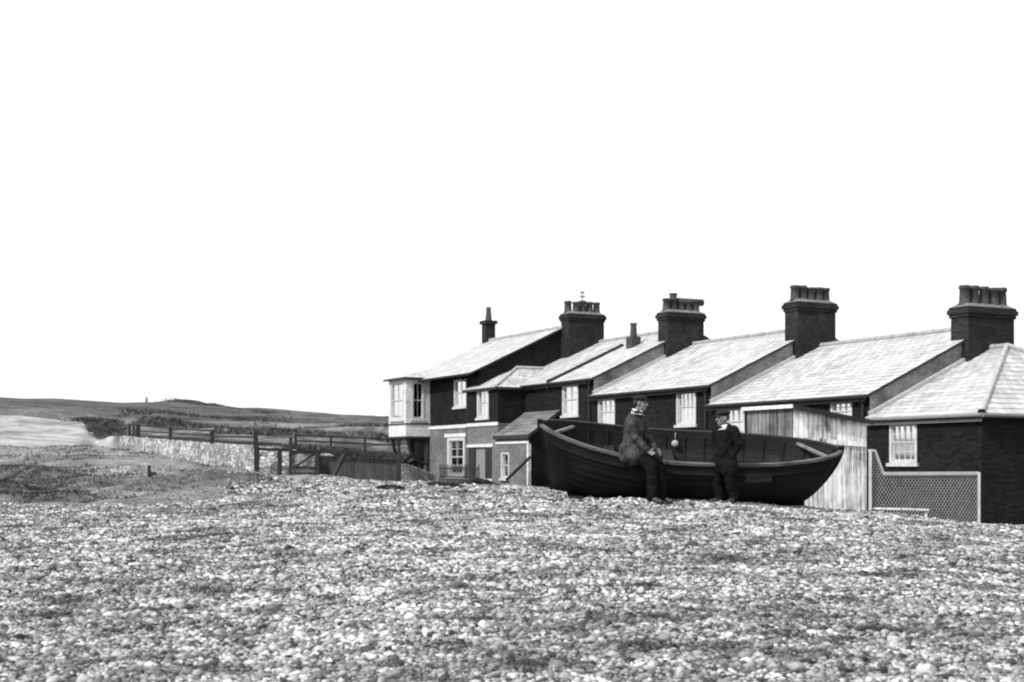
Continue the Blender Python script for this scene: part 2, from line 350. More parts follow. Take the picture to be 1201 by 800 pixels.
# loose shingle: every stone a small lump with a grey of its own
def icos():
    bm=bmesh.new(); bmesh.ops.create_icosphere(bm,subdivisions=1,radius=1); bm.verts.ensure_lookup_table()
    V=np.array([v.co[:] for v in bm.verts]); Fc=np.array([[v.index for v in f.verts] for f in bm.faces]); bm.free(); return V,Fc
IV,IF=icos()
def shingle(n):
    # spread over the view wedge and a margin on both sides, thinner with distance
    n1=int(n*.84); Z=np.concatenate([7.2+(RNG.random(n1)**.85)*19.8, 26+RNG.random(n-n1)*42])
    X=(RNG.random(n)*2-1)*(Z*.43+1.3); far=Z>27
    X=np.where(far,(RNG.random(n)*.27-.21)*Z,X)
    keep=far|(RNG.random(n)<np.clip((Z*.46+1.6)/10.5,.4,1))
    X,Z=X[keep],Z[keep]
    s_,c_,_=zones(X,Z); k=RNG.random(len(X))<s_
    X,Z=X[k],Z[k]; n=len(X)
    g=height(X,Z)
    r=np.exp(RNG.normal(-4.13,.38,n)); r=np.clip(r,.011,.06)
    big=RNG.random(n)<.004; r=np.where(big,np.minimum(r*1.7,.05),r); r=np.where(Z>27,r*1.5,r)
    V=np.repeat(IV[None],n,0)*(1+RNG.normal(0,.16,(n,12,1)))
    V=V*np.stack([np.ones(n)*1.25,.75+RNG.random(n)*.5,.5+RNG.random(n)*.4],1)[:,None]*r[:,None,None]
    a=RNG.random(n)*6.283; tx=RNG.normal(0,.35,n); ca,sa=np.cos(a),np.sin(a); ct,st=np.cos(tx),np.sin(tx)
    y=V[...,1]*ct[:,None]-V[...,2]*st[:,None]; z=V[...,1]*st[:,None]+V[...,2]*ct[:,None]; x=V[...,0]
    V=np.stack([x*ca[:,None]-y*sa[:,None],x*sa[:,None]+y*ca[:,None],z],2)
    V+=np.stack([X,Z,g+r*.22],1)[:,None]
    Fc=(IF[None]+(np.arange(n)*12)[:,None,None]).reshape(-1,3)
    me=fast_mesh('shingle',V.reshape(-1,3),Fc); me.polygons.foreach_set('use_smooth',[True]*len(me.polygons))
    lum=np.clip(RNG.beta(.85,1.25,n)*.54+.014,0,.8)
    patch=vnoise(X,Z,.5,31)*.35+vnoise(X,Z*1.6,1.3,32)*.5+vnoise(X*.7,Z*1.5,3.1,33)*1.0+vnoise(X*.8,Z*1.3,6.5,34)*.7; lum=np.clip(lum*(1+patch*1.15),.02,.78)
    at_=me.color_attributes.new('stone','FLOAT_COLOR','POINT')
    L=np.repeat(lum,12); at_.data.foreach_set('color',np.stack([L,L,L,np.ones_like(L)],1).astype(np.float32).ravel())
    m,nt,b=mat_base('beach_pebble',.65,.3); v=coords(nt,'Object')
    a=N(nt,'ShaderNodeAttribute',attribute_name='stone')
    nt.links.new(mix(nt,1.0,a.outputs['Color'],ramp(nt,noise(nt,v,30,4),[(.3,.7),(.7,1.15)]),'MULTIPLY'),b.inputs['Base Color'])
    me.materials.append(m)
    o=bpy.data.objects.new('shingle',me); COL.objects.link(o); tag(o,'loose flint pebbles covering the sloping beach','shingle',kind='stuff')
shingle(500000)

# rough grass and scrub: bunches of blade-like faces rooted on the ground
def blades(name,label,cat,X,Y,hgt,wid,spread,lo,hi):
    n=len(X); g=height(X,Y); h=hgt*(.5+RNG.random(n)); w=wid*(.5+RNG.random(n)); a=RNG.random(n)*6.283
    lx,ly=RNG.normal(0,spread,n)*h,RNG.normal(0,spread,n)*h
    ca,sa=np.cos(a)*w,np.sin(a)*w
    p0=np.stack([X-ca,Y-sa,g-.03],1); p1=np.stack([X+ca,Y+sa,g-.03],1)
    p2=np.stack([X+lx*.6+ca*.8,Y+ly*.6+sa*.8,g+h*.65],1); p3=np.stack([X+lx,Y+ly,g+h],1); p4=np.stack([X+lx*.6-ca*.8,Y+ly*.6-sa*.8,g+h*.65],1)
    V=np.stack([p0,p1,p2,p3,p4],1).reshape(-1,3); Fc=np.arange(n*5).reshape(-1,5)
    me=fast_mesh(name,V,Fc)
    me.materials.append(m_plain(name+'_leaf',lo,hi,.9,.85,0))
    o=bpy.data.objects.new(name,me); COL.objects.link(o); return tag(o,label,cat,kind='stuff')
def soft(px,Z,mask):
    def f(x,z):
        c=pxcol(x,z)+vnoise(x,z,.08,51)*60; zz_=z+vnoise(x,z,.06,52)*(Z[1]-Z[0])*.9; a=(px[1]-px[0])*.25; b=(Z[1]-Z[0])*.35
        return mask(x,z)*sstep(px[0]-a*.3,px[0]+a,c)*sstep(px[1]+a*.3,px[1]-a,c)*sstep(Z[0],Z[0]+b,zz_)*sstep(Z[1],Z[1]-b,zz_)
    return f
def scatter(n,px,Z,mask,edge=False):
    if edge: mask=soft(px,Z,mask)
    z=Z[0]+RNG.random(n)*(Z[1]-Z[0]); x=(px[0]+RNG.random(n)*(px[1]-px[0])-CX)/F*z
    k=RNG.random(n)<mask(x,z); return x[k],z[k]
def grassmask(x,z): s_,c_,d_=zones(x,z); return np.clip(d_*1.1+.06*(1-s_)*(1-c_),0,1)
A=[scatter(150000,(-150,330),(30,100),grassmask)]
gx=np.concatenate([a[0] for a in A]); gy=np.concatenate([a[1] for a in A])
blades('rough_grass','rough dark grass on the hummocks between beach and track','grass',gx,gy,.085,.014,1.1,.02,.07)
def scr(x,z): return np.clip(sstep(-.02,.12,vnoise(x,z,.09,41)+vnoise(x,z,.3,42)*.5),0,1)
S=[scatter(45000,(72,142),(104,155),lambda x,z:(1-zones(x,z)[1])*(scr(x,z)*.5+.35)),
   scatter(60000,(140,350),(150,260),lambda x,z:scr(x,z)*.9,True),
   scatter(80000,(250,490),(95,200),lambda x,z:scr(x,z)*.8,True),
   scatter(30000,(345,475),(64,80),lambda x,z:np.where(wall_dist(x,z)>3.5,.6*scr(x,z),0)),
   scatter(14000,(180,340),(372,404),lambda x,z:scr(x,z)*.55,True)]
sx=np.concatenate([a[0] for a in S]); sy=np.concatenate([a[1] for a in S])
blades('scrub','low dark scrub and gorse patches on the hillside','scrub',sx,sy,.42,.08,.9,.035,.12)

# ------------------------------------------------------------------ the terrace
TH=math.atan(823/F); DD=Vector((-math.sin(TH),math.cos(TH),0)); NN=Vector((math.cos(TH),math.sin(TH),0)); UP=Vector((0,0,1))
O0=Vector(((1150-CX)/F*37.3,37.3,EYE))
def T(u,v,h): return O0+DD*u+NN*v+UP*h
def u_at(px,v):    # u where image column px meets the vertical plane v
    k=(px-CX)/F; a=O0.x+NN.x*v; b=O0.y+NN.y*v
    return (a-k*b)/(k*DD.y-DD.x)
def v_at(px,u):
    k=(px-CX)/F; a=O0.x+DD.x*u; b=O0.y+DD.y*u
    return (k*b-a)/(NN.x-k*NN.y)
def h_at(py,u,v): return (HOR-py)/F*(O0.y+DD.y*u+NN.y*v)
def wall(mb, P, a0,a1,z0,z1, opens=(), inward=None, depth=.12):
    A=sorted({a0,a1,*[o[0] for o in opens],*[o[1] for o in opens]}); Zs=sorted({z0,z1,*[o[2] for o in opens],*[o[3] for o in opens]})
    for i in range(len(A)-1):
        for j in range(len(Zs)-1):
            ca,cz=(A[i]+A[i+1])/2,(Zs[j]+Zs[j+1])/2
            if any(o[0]<ca<o[1] and o[2]<cz<o[3] for o in opens): continue
            mb.face(P(A[i],Zs[j]),P(A[i+1],Zs[j]),P(A[i+1],Zs[j+1]),P(A[i],Zs[j+1]))
    for b0,b1,c0,c1 in opens:
        q=[P(b0,c0),P(b1,c0),P(b1,c1),P(b0,c1)]
        for k in range(4):
            x,y=q[k],q[(k+1)%4]; mb.face(x,y,y+inward*depth,x+inward*depth)
def window(root, P, out, a0,a1,z0,z1, cols=3, rows=4, sill=True, curtain='both', fmat='white', frame_w=.07):
    """sash window in the opening a0..a1, z0..z1 of the wall P; out = outward normal"""
    inn=-out; e=(P(a1,z0)-P(a0,z0)).normalized()
    def B(mb,x0,x1,y0,y1,d0,d1): mb.box(P(x0,y0)+inn*d0, e*(x1-x0), inn*(d1-d0), UP*(y1-y0))
    f=MB(); w=frame_w
    B(f,a0-.02,a0+w,z0,z1,-.022,.10); B(f,a1-w,a1+.02,z0,z1,-.022,.10); B(f,a0+w,a1-w,z1-w,z1,-.02,.10); B(f,a0+w,a1-w,z0,z0+w*.9,-.02,.10)
    fo=f.build('window',M[fmat],root,bevel=.006)
    s=MB(); zm=(z0+z1)/2; t=.022
    for (y0,y1,d) in ((zm,z1-w,.03),(z0+w,zm,.06)):
        B(s,a0+w,a0+w+.035,y0,y1,d,d+.035); B(s,a1-w-.035,a1-w,y0,y1,d,d+.035)
        B(s,a0+w+.035,a1-w-.035,y0,y0+.035,d+.001,d+.034); B(s,a0+w+.035,a1-w-.035,y1-.035,y1,d+.001,d+.034)
        for c in range(1,cols):
            x=a0+w+(a1-a0-2*w)*c/cols; B(s,x-t/2,x+t/2,y0+.035,y1-.035,d+.004,d+.03)
        for r in range(1,max(1,rows//2)):
            y=y0+(y1-y0)*r/(rows//2); B(s,a0+w+.035,a1-w-.035,y-t/2,y+t/2,d+.006,d+.028)
    s.build('sash',M[fmat],fo)
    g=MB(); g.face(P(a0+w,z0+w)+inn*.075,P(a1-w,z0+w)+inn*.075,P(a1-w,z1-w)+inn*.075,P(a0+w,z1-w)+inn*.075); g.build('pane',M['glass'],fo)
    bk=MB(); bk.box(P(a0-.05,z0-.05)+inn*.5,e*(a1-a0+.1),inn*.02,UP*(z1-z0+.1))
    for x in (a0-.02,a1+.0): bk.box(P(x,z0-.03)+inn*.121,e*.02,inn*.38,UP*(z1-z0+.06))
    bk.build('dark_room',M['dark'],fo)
    if curtain:
        c=MB(); W=a1-a0
        sp={'both':((a0+.04,a0+W*.42),(a1-W*.42,a1-.04)),'left':((a0+.04,a0+W*.5),),'right':((a1-W*.55,a1-.04),),'full':((a0+.04,a1-.04),)}[curtain]
        for x0,x1 in sp:
            n=14
            for i in range(n):
                xa,xb=x0+(x1-x0)*i/n,x0+(x1-x0)*(i+1)/n; da=.14+.025*math.sin(i*2.1); db=.14+.025*math.sin((i+1)*2.1)
                c.face(P(xa,z0+.04)+inn*da,P(xb,z0+.04)+inn*db,P(xb,z1-.04)+inn*db,P(xa,z1-.04)+inn*da)
        c.build('curtain',M['curtain'],fo)
    if sill:
        s=MB(); s.box(P(a0-.09,z0-.11)+out*.09,e*(a1-a0+.18),inn*.2,UP*.105); s.build('sill',M[fmat],fo,bevel=.008)
    return fo
def slates(mb, E0,E1,R0,R1, course=.30, lip=.012, seed=0):
    """stepped slate courses between an eave edge E0-E1 and an upper edge R0-R1 (R0 may equal R1)"""
    E0,E1,R0,R1=map(Vector,(E0,E1,R0,R1)); nrm=(E1-E0).cross(R0-E0 if (R0-E0).length>.01 else R1-E0).normalized()
    if nrm.z<0: nrm=-nrm
    L=((R0+R1)/2-(E0+E1)/2).length; n=max(2,int(round(L/course))); rr=random.Random(seed)
    tdir=(E1-E0).normalized(); 
    def uvp(p): return ((p-E0).dot(tdir),(p-E0).dot(nrm.cross(tdir)))
    for i in range(n):
        t0,t1=i/n,(i+1)/n
        a,b,c,d=E0.lerp(R0,t0),E1.lerp(R1,t0),E1.lerp(R1,t1),E0.lerp(R0,t1)
        ln=(b-a).length; k=max(1,int(ln/.36)); off=.5 if i%2 else 0
        # tails of single slates lift a little out of line
        cuts=[0]+[min(1,(j+off)/k) for j in range(1,k+1) if 0<(j+off)/k<1]+[1]
        for x0,x1 in zip(cuts,cuts[1:]):
            li=lip*(.6+rr.random()*.9)
            p,q,r,s=a.lerp(b,x0)+nrm*li,a.lerp(b,x1)+nrm*li,d.lerp(c,x1)+nrm*.001,d.lerp(c,x0)+nrm*.001
            if (r-s).length<.005: mb.face(p,q,r,uv=[uvp(z) for z in (p,q,r)])
            else: mb.face(p,q,r,s,uv=[uvp(z) for z in (p,q,r,s)])
            mb.face(a.lerp(b,x0),a.lerp(b,x1),q,p)
def roof_under(mb,*pts,th=.09):
    pts=[Vector(p) for p in pts]; lo=[p-UP*th for p in pts]
    mb.face(*reversed(lo))
    for i in range(len(pts)):
        j=(i+1)%len(pts); mb.face(pts[i],pts[j],lo[j],lo[i])
def ridge_tiles(P,Q,root,mat='ridge'):
    mb=MB(); P,Q=Vector(P),Vector(Q); L=(Q-P).length; n=max(1,int(L/.45)); d=(Q-P).normalized()
    for i in range(n):
        a,b=P.lerp(Q,i/n),P.lerp(Q,(i+.97)/n); r=.095+.01*(i%2)
        mb.tube([a,b],[r,r],10)
    return mb.build('ridge_cap',M[mat],root,smooth=False)
def stack(root,u,v,base,top,tu=.75,tv=2.02,pots=5,style=0,ph=.60,pr=.19):
    b=MB()
    def bx(mu,mv,z0,z1): b.box(T(u-mu/2,v-mv/2,z0),DD*mu,NN*mv,UP*(z1-z0))
    bx(tu,tv,base,top-.34); bx(tu+.09,tv+.09,top-.34,top-.23); bx(tu+.18,tv+.18,top-.23,top-.08); bx(tu+.10,tv+.10,top-.08,top)
    c=b.build('chimney',M['stack'],root,bevel=.012)
    fl=MB(); m=.03
    lo=[T(u+sx*(tu/2+m),v+sy*(tv/2+m),top) for sx,sy in((-1,-1),(1,-1),(1,1),(-1,1))]; hi=[T(u+sx*(tu/2-.2),v+sy*(tv/2-.12),top+.13) for sx,sy in((-1,-1),(1,-1),(1,1),(-1,1))]
    fl.hexa(lo+hi); fl.build('mortar_flaunching',M['sootmortar'],c)
    rr=random.Random(int(u*10))
    for i in range(pots):
        vv=v-tv/2+tv*(i+.5)/pots; uu=u+rr.uniform(-.05,.05); h=ph*rr.uniform(.9,1.06); r=pr*rr.uniform(.92,1.08); z=top+.07
        p=MB(); prof=[(0,r*1.02),(.06,r*1.02),(.08,r*.93),(h*.8,r*.82),(h*.82,r*.98),(h*.9,r*1.0),(h,r*.9)]
        if style==1 and i==1: prof=[(0,r),(h*.9,r*.85),(h*.92,r*1.15),(h*1.0,r*1.15),(h*1.02,r*.8),(h*1.35,r*.8),(h*1.4,r*.95),(h*1.48,r*.9)]
        p.tube([T(uu,vv,z+a) for a,_ in prof],[q for _,q in prof],14,cap=False)
        p.tube([T(uu,vv,z+prof[-1][0]),T(uu,vv,z+prof[-1][0]-.25)],[prof[-1][1]*.99,prof[-1][1]*.72],14,cap=False)
        p.face(*[T(uu,vv,z+prof[-1][0]-.2)+Vector((math.cos(k*.785),math.sin(k*.785),0))*prof[-1][1]*.8 for k in range(8)])
        po=p.build('chimney_pot',M['pot'],c,smooth=True)
        if style==1 and i==3:
            q=MB(); q.tube([T(uu,vv-.55,z+h*.93),T(uu,vv+.75,z+h*.93)],.15,12); q.build('cowl',M['pot'],c,smooth=True)
        if style==2 and i==2:
            q=MB(); q.tube([T(uu,vv,z+h-.1),T(uu,vv,z+h+.18)],.03,8); q.tube([T(uu,vv,z+h+.16),T(uu,vv,z+h+.2),T(uu,vv,z+h+.24),T(uu,vv,z+h+.28)],[.04,.15,.15,.03],12)
            q.tube([T(uu,vv,z+h+.3),T(uu,vv,z+h+.42)],[.02,.11],10); q.tube([T(uu,vv,z+h+.42),T(uu,vv,z+h+.46)],[.15,.05],10); q.build('cowl',M['mortar'],c)
    return c
L=8.22; UB=[0,4.61,4.61+L,4.61+2*L,4.61+3*L,4.61+4*L]; EAVE=[1.41+.71*k for k in range(5)]; RIDGE=2.29; VR=5.0; VB=9.8; GB=[-4.2,-3.9,-3.2,-2.6,-1.6]
def P_front(v): return lambda a,z: T(a,v,z)
OUTF=-NN; OUTS=-DD
def hole(px0,px1,py0,py1,v):
    u1,u0=u_at(px0,v),u_at(px1,v); um=(u0+u1)/2
    return (u0,u1,h_at(py1,um,v),h_at(py0,um,v))
GRP='stepped terrace of slate roofed cottages behind the beach'
VW=.2
def house_mid(k,u0,u1,label,wins,base):
    e=EAVE[k]; rt=thing('cottage',T(u0,VW,base),label,'house',GRP)
    ops=[hole(*w[:4],VW) for w in wins]
    w=MB(); wall(w,P_front(VW),u0,u1,base,e,ops,NN)
    w.build('wall',M['tar'],rt); w=MB(); w.face(T(u0,VB-.2,base),T(u1,VB-.2,base),T(u1,VB-.2,e),T(u0,VB-.2,e)); w.build('rear_wall',M['tar'],rt)
    for o,wn in zip(ops,wins): window(rt,P_front(VW),OUTF,*o,cols=wn[4],rows=4,curtain=wn[5],sill=wn[6])
    s=MB()   # gable wall seen above the neighbour's roof
    g=.06
    prof=[T(u0,VW,base),T(u0,VB-.2,base),T(u0,VB-.2,e-g),T(u0,VR,e+RIDGE-g),T(u0,VW,e-g+VW*RIDGE/VR)]
    s.face(*prof); s.face(*[p+DD*.2 for p in prof]); 
    s.build('gable_wall',M['gabledark'] if k==4 else M['gable'],rt)
    r=MB(); uo=u0-.12
    E0,E1,R0,R1=T(uo,0,e),T(u1,0,e),T(uo,VR,e+RIDGE),T(u1,VR,e+RIDGE); B0,B1=T(uo,VB+.2,e),T(u1,VB+.2,e)
    slates(r,E0,E1,R0,R1,seed=k); slates(r,B1,B0,R1,R0,seed=k+20)
    ro=r.build('roof',M['slate'],rt)
    ub=MB(); roof_under(ub,E0,E1,R1,R0); roof_under(ub,R0,R1,B1,B0); ub.build('bargeboard',M['barge'],rt)
    ridge_tiles(T(uo,VR,e+RIDGE+.02),T(u1,VR,e+RIDGE+.02),rt)
    g=MB(); g.tube([T(u0-.1,-.06,e-.05),T(u1-.02,-.06,e-.05)],.065,10); g.box(T(u0,0,e-.2),DD*(u1-u0),NN*.03,UP*.12); g.build('gutter',M['gutter'],rt)
    dp=MB(); ud=u0+.22; dp.tube([T(ud,-.05,e-.08),T(ud,.12,e-.3),T(ud,.12,base)],.045,8); dp.build('drainpipe',M['gutter'],rt)
    return rt,ro
def fillet(rt,u,k):       # pale mortar line where the higher gable meets the lower roof
    e=EAVE[k]; m=MB(); a,b=T(u-.07,.15,e+.15*RIDGE/VR+.07),T(u-.07,VR-1.0,e+(VR-1.0)*RIDGE/VR+.07)
    m.beam(a,b,.16,.12); m.build('mortar_fillet',M['mortar'],rt)
# house 1: the near end cottage with a hipped roof
e=EAVE[0]; base=GB[0]
h1=thing('end_cottage',T(0,VW,base),'near end cottage with hipped slate roof and one white sash above the lattice fence','house',GRP)
ops=[hole(1044,1075,496,543,VW)]
w=MB(); wall(w,P_front(VW),.15,UB[1],base,e,ops,NN)
w.face(T(.15,VW,base),T(.15,VB-.2,base),T(.15,VB-.2,e),T(.15,VW,e)); w.face(T(.15,VB-.2,base),T(UB[1],VB-.2,base),T(UB[1],VB-.2,e),T(.15,VB-.2,e))
w.build('wall',M['tar'],h1)
window(h1,P_front(VW),OUTF,*ops[0],cols=4,rows=4,curtain='both')
r=MB(); ap=T(UB[1]-.9,VR,e+RIDGE); ap2=T(UB[1],VR,e+RIDGE); c0,c1=T(-.05,0,e),T(UB[1],0,e); c2,c3=T(-.05,VB+.2,e),T(UB[1],VB+.2,e)
slates(r,c0,c1,ap,ap2,seed=50); slates(r,c2,c0,ap,ap,seed=51); slates(r,c3,c2,ap2,ap,seed=52); r.build('roof',M['slate'],h1)
ub=MB(); roof_under(ub,c0,c1,c3,c2,th=.14); ub.build('soffit',M['barge'],h1)
for q in (c0,c2):
    m=MB(); m.tube([q+UP*.05,ap+UP*.06],.075,8); m.build('hip_tile',M['mortar'],h1)
m=MB(); m.tube([c0+UP*.0,c0+UP*.1+NN*.12+DD*.06],[.14,.05],6); m.build('hip_end',M['gutter'],h1)
ridge_tiles(ap+UP*.03,ap2+UP*.03,h1)
g=MB(); g.tube([T(-.12,-.06,e-.05),T(UB[1]-.15,-.06,e-.05)],.06,10); g.tube([T(-.12,-.06,e-.05),T(-.12,VB,e-.05)],.06,10); g.box(T(0,.03,e-.22),DD*UB[1],NN*.03,UP*.14); g.build('gutter',M['panel'],h1)
# houses 2-4
h2,_=house_mid(1,UB[1],UB[2],'second cottage from the right, behind the weathered plank shed',[(850,873,478,512,3,'full',True),(975,999,470,496,3,'both',True)],GB[1])
h3,_=house_mid(2,UB[2],UB[3],'middle cottage of the terrace, white sash window between the two men',[(702,721,467,500,3,'full',True),(794,816,457,498,4,'both',True)],GB[2])
h4,_=house_mid(3,UB[3],UB[4],'fourth cottage from the right, black wall with one white sash above the boat stem',[(660,678,451,487,2,'right',True)],GB[3])
m=MB(); up_=u_at(643,0); m.tube([T(up_,-.02,EAVE[3]-.25),T(up_,-.03,EAVE[3]+.09),T(up_,.3,EAVE[3]+.3*RIDGE/VR+.07),T(up_,3.8,EAVE[3]+3.8*RIDGE/VR+.07)],.07,8); m.build('roof_pipe',M['gutter'],h4)
fillet(h2,UB[1],0); fillet(h3,UB[2],1); fillet(h4,UB[3],2)
stack(h2,UB[1]+.1,VR,EAVE[0]+.8,EAVE[1]+RIDGE+.60,pots=5,ph=.64,pr=.185)
stack(h3,UB[2]+.1,VR-.22,EAVE[1]+.8,EAVE[2]+RIDGE+.90,tv=1.8,pots=5,ph=.55)
stack(h4,UB[3]+.1,VR-.42,EAVE[2]+.8,EAVE[3]+RIDGE+.62,tv=1.85,pots=5,style=1,ph=.52)
stack(h4,UB[4]-.35,VR-.75,EAVE[3]+.8,EAVE[3]+RIDGE+1.30,tv=1.95,pots=5,style=2,ph=.58)
m=MB(); pv=v_at(743,UB[4]-6); zt=h_at(379,UB[4]-6,pv)
m.box(T(UB[4]-6.2,pv-.2,zt-1.8),DD*.5,NN*.45,UP*1.2); m.tube([T(UB[4]-6,pv,zt-.62),T(UB[4]-6,pv,zt-.1),T(UB[4]-6,pv,zt-.08),T(UB[4]-6,pv,zt)],[.16,.13,.16,.15],12); m.build('rear_chimney',M['pot'],h4)

# house 5: the far end house with the overhanging bay
ux0=u_at(616,VW); VX=v_at(584,ux0); ux1=u_at(548,VX); V5=VX+.14; e5=4.2; VR5=3.3; SL=.47; R5=e5+SL*(VR5+1.6); b5=-1.9; u5a,u5b=UB[4],37.5; VB5=8.2
h5=thing('end_house',T(u5a,V5,b5),'far end house with overhanging white bay window and light brick ground floor','house',GRP)
BAND=1.86; ux1_=u_at(548,V5)
up_op=hole(533,547,445,477,V5); lo_op=hole(525,545,513,559,V5)
uD0,uD1=u_at(498,V5),u_at(481,V5)
door_op=(uD0,uD1,b5+.3,h_at(517,uD0,V5))
w=MB(); wall(w,P_front(V5),u5a,u5b,b5,BAND,[lo_op,door_op],NN); 
w.face(T(u5b,V5,b5),T(u5b,VB5,b5),T(u5b,VB5,BAND),T(u5b,V5,BAND)); w.build('lower_wall',M['stock'],h5)
w=MB(); wall(w,P_front(V5),u5a,u5b,BAND,e5,[up_op],NN); w.face(T(u5a,VB5,b5),T(u5b,VB5,b5),T(u5b,VB5,e5),T(u5a,VB5,e5))
rise=lambda v: e5+SL*(v+1.6)
w.face(T(u5b,V5,BAND),T(u5b,VB5,BAND),T(u5b,VB5,e5-.05),T(u5b,VR5,R5-.06),T(u5b,V5,rise(V5)-.06)); w.build('upper_wall',M['tar'],h5)
w=MB(); w.face(T(u5a,V5,b5),T(u5a,VB5,b5),T(u5a,VB5,e5-.05),T(u5a,VR5,R5-.06),T(u5a,V5,rise(V5)-.06)); w.build('gable_wall',M['gabledark'],h5)
window(h5,P_front(V5),OUTF,*up_op,cols=2,rows=2,curtain='right'); window(h5,P_front(V5),OUTF,*lo_op,cols=2,rows=4,curtain='both',frame_w=.16)
m=MB(); m.box(T(uD0+.02,V5+.14,b5+.3),DD*(uD1-uD0-.04),NN*.05,UP*(door_op[3]-b5-.32)); m.build('door',M['door'],h5)
bv0=V5-1.3; bu0=u_at(476,bv0); m=MB(); m.box(T(ux1_,V5-.05,BAND-.12),DD*(bu0+.1-ux1_),NN*.049,UP*.16); m.build('string_course',M['offwhite'],h5)
m=MB(); l=lo_op; m.box(T(l[0]-.25,V5-.06,l[3]+.02),DD*(l[1]-l[0]+.5),NN*.058,UP*.16); m.build('lintel',M['offwhite'],h5)
r=MB(); ua,ubb=u5a-.12,u5b+.15
E0,E1,R0,R1=T(ua,-1.6,e5),T(ubb,-1.6,e5),T(ua,VR5,R5),T(ubb,VR5,R5); B0,B1=T(ua,VB5+.2,e5),T(ubb,VB5+.2,e5)
slates(r,E0,E1,R0,R1,seed=70); slates(r,B1,B0,R1,R0,seed=71); r.build('roof',M['slate'],h5)
ub=MB(); roof_under(ub,E0,E1,R1,R0); roof_under(ub,R0,R1,B1,B0); ub.build('bargeboard',M['barge'],h5); ridge_tiles(R0+UP*.02,R1+UP*.02,h5)
bv0=V5-1.3; bu0=u_at(476,bv0); g=MB(); g.tube([T(ua,-1.66,e5-.05),T(bu0-.1,-1.66,e5-.05)],.06,8); g.build('gutter',M['gutter'],h5)
g=MB(); ud=u_at(548,V5-.08); g.tube([T(ud,-1.6,e5-.1),T(ud,V5-.08,e5-.35),T(ud,V5-.08,b5)],.05,8); g.build('drainpipe',M['gutter'],h5)
# far chimney on the ridge end
cu=u5b-.3; cv=v_at(573,cu); ct=h_at(376,cu,cv)
c=MB(); c.box(T(cu-.25,cv-.28,rise(2.2)),DD*.5,NN*.56,UP*(ct-.2-rise(2.2))); c.box(T(cu-.36,cv-.36,ct-.2),DD*.72,NN*.72,UP*.18); co=c.build('chimney',M['stack'],h5,bevel=.01)
p=MB(); p.tube([T(cu,cv,ct-.03),T(cu,cv,ct+.06),T(cu,cv,ct+.62),T(cu,cv,ct+.7)],[.2,.17,.12,.13],12); p.build('chimney_pot',M['pot'],co)
# bay
bv0=V5-1.3; bu0,bu1=u_at(476,bv0),u_at(456,bv0); bz0,bz1=1.4,4.3
bay=MB()
fo=(bu0+.28,bu1-.28,2.25,4.12); so_=(bv0+.32,V5-.32,2.25,4.12)
PF=P_front(bv0); PS=lambda a,z: T(bu0,a,z)
wall(bay,PF,bu0,bu1,bz0,bz1,[fo],NN); wall(bay,PS,bv0,V5,bz0,bz1,[so_],DD); 
bay.face(T(bu1,bv0,bz0),T(bu1,V5,bz0),T(bu1,V5,bz1),T(bu1,bv0,bz1)); bay.face(T(bu0,bv0,bz0),T(bu1,bv0,bz0),T(bu1,V5,bz0),T(bu0,V5,bz0))
bo=bay.build('bay',M['offwhite'],h5)
def subwin(P,out,o,cur):
    wfo=window(h5,P,out,*o,cols=2,rows=2,sill=True,curtain=cur,frame_w=.09)
    return wfo
subwin(PF,OUTF,fo,'both'); subwin(PS,OUTS,so_,None)
m=MB(); m.box(T(bu0-.05,bv0-.05,bz0-.1),DD*(bu1-bu0+.1),NN*1.345,UP*.1); m.box(T(bu0-.03,bv0-.03,1.98),DD*(bu1-bu0+.06),NN*.028,UP*.07); m.box(T(bu0-.03,bv0+.03,1.982),DD*.028,NN*1.2,UP*.068); m.build('bay_moulding',M['barge'],h5)
m=MB(); q=[T(bu0-.2,bv0-.2,bz1),T(bu1+.2,bv0-.2,bz1),T(bu1+.2,V5,bz1),T(bu0-.2,V5,bz1)]; q2=[T(bu0+.3,bv0+.7,bz1+.3),T(bu1-.3,bv0+.7,bz1+.3),T(bu1-.3,V5,bz1+.3),T(bu0+.3,V5,bz1+.3)]
m.hexa([p-UP*.07 for p in q]+q); m.hexa([p+UP*.003 for p in q]+q2); m.build('bay_roof',M['slate'],h5)
m=MB(); m.box(T(bu0-.22,bv0-.22,bz1-.09),DD*(bu1-bu0+.44),NN*.06,UP*.10); m.box(T(bu0-.225,bv0-.16,bz1-.09),DD*.06,NN*1.4,UP*.10); m.build('bay_gutter',M['gutter'],h5)
for uu in (bu0+.1,bu1-.15):
    m=MB(); pts=[T(uu,bv0+.15+1.1*(1-math.cos(t)),1.28-1.25*math.sin(t)) for t in np.linspace(0,math.pi/2,9)]; m.tube(pts,.085,6); m.beam(T(uu,V5-.1,1.3),T(uu,V5-.1,-.4),.14,.14); m.build('bracket',M['timber'],h5)
# the lower hipped wing in front
ex=3.46; bx_=-2.0
wu=hole(560,573,455,490,VX); wl=hole(550,577,525,561,VX)
w=MB(); wall(w,P_front(VX),ux0,ux1,BAND,ex,[wu],NN); w.face(T(ux0,VX,BAND),T(ux0,VW,BAND),T(ux0,VW,ex),T(ux0,VX,ex)); w.face(T(ux1,VX,BAND),T(ux1,V5,BAND),T(ux1,V5,ex),T(ux1,VX,ex)); w.build('wing_upper_wall',M['tar'],h5)
w=MB(); wall(w,P_front(VX),ux0,ux1,bx_,BAND,[wl],NN,.1); w.face(T(ux0,VX,bx_),T(ux0,VW,bx_),T(ux0,VW,BAND),T(ux0,VX,BAND)); w.face(T(ux1,VX,bx_),T(ux1,V5,bx_),T(ux1,V5,BAND),T(ux1,VX,BAND)); w.build('wing_lower_wall',M['stock'],h5)
window(h5,P_front(VX),OUTF,*wu,cols=2,rows=2,curtain='right',frame_w=.12)
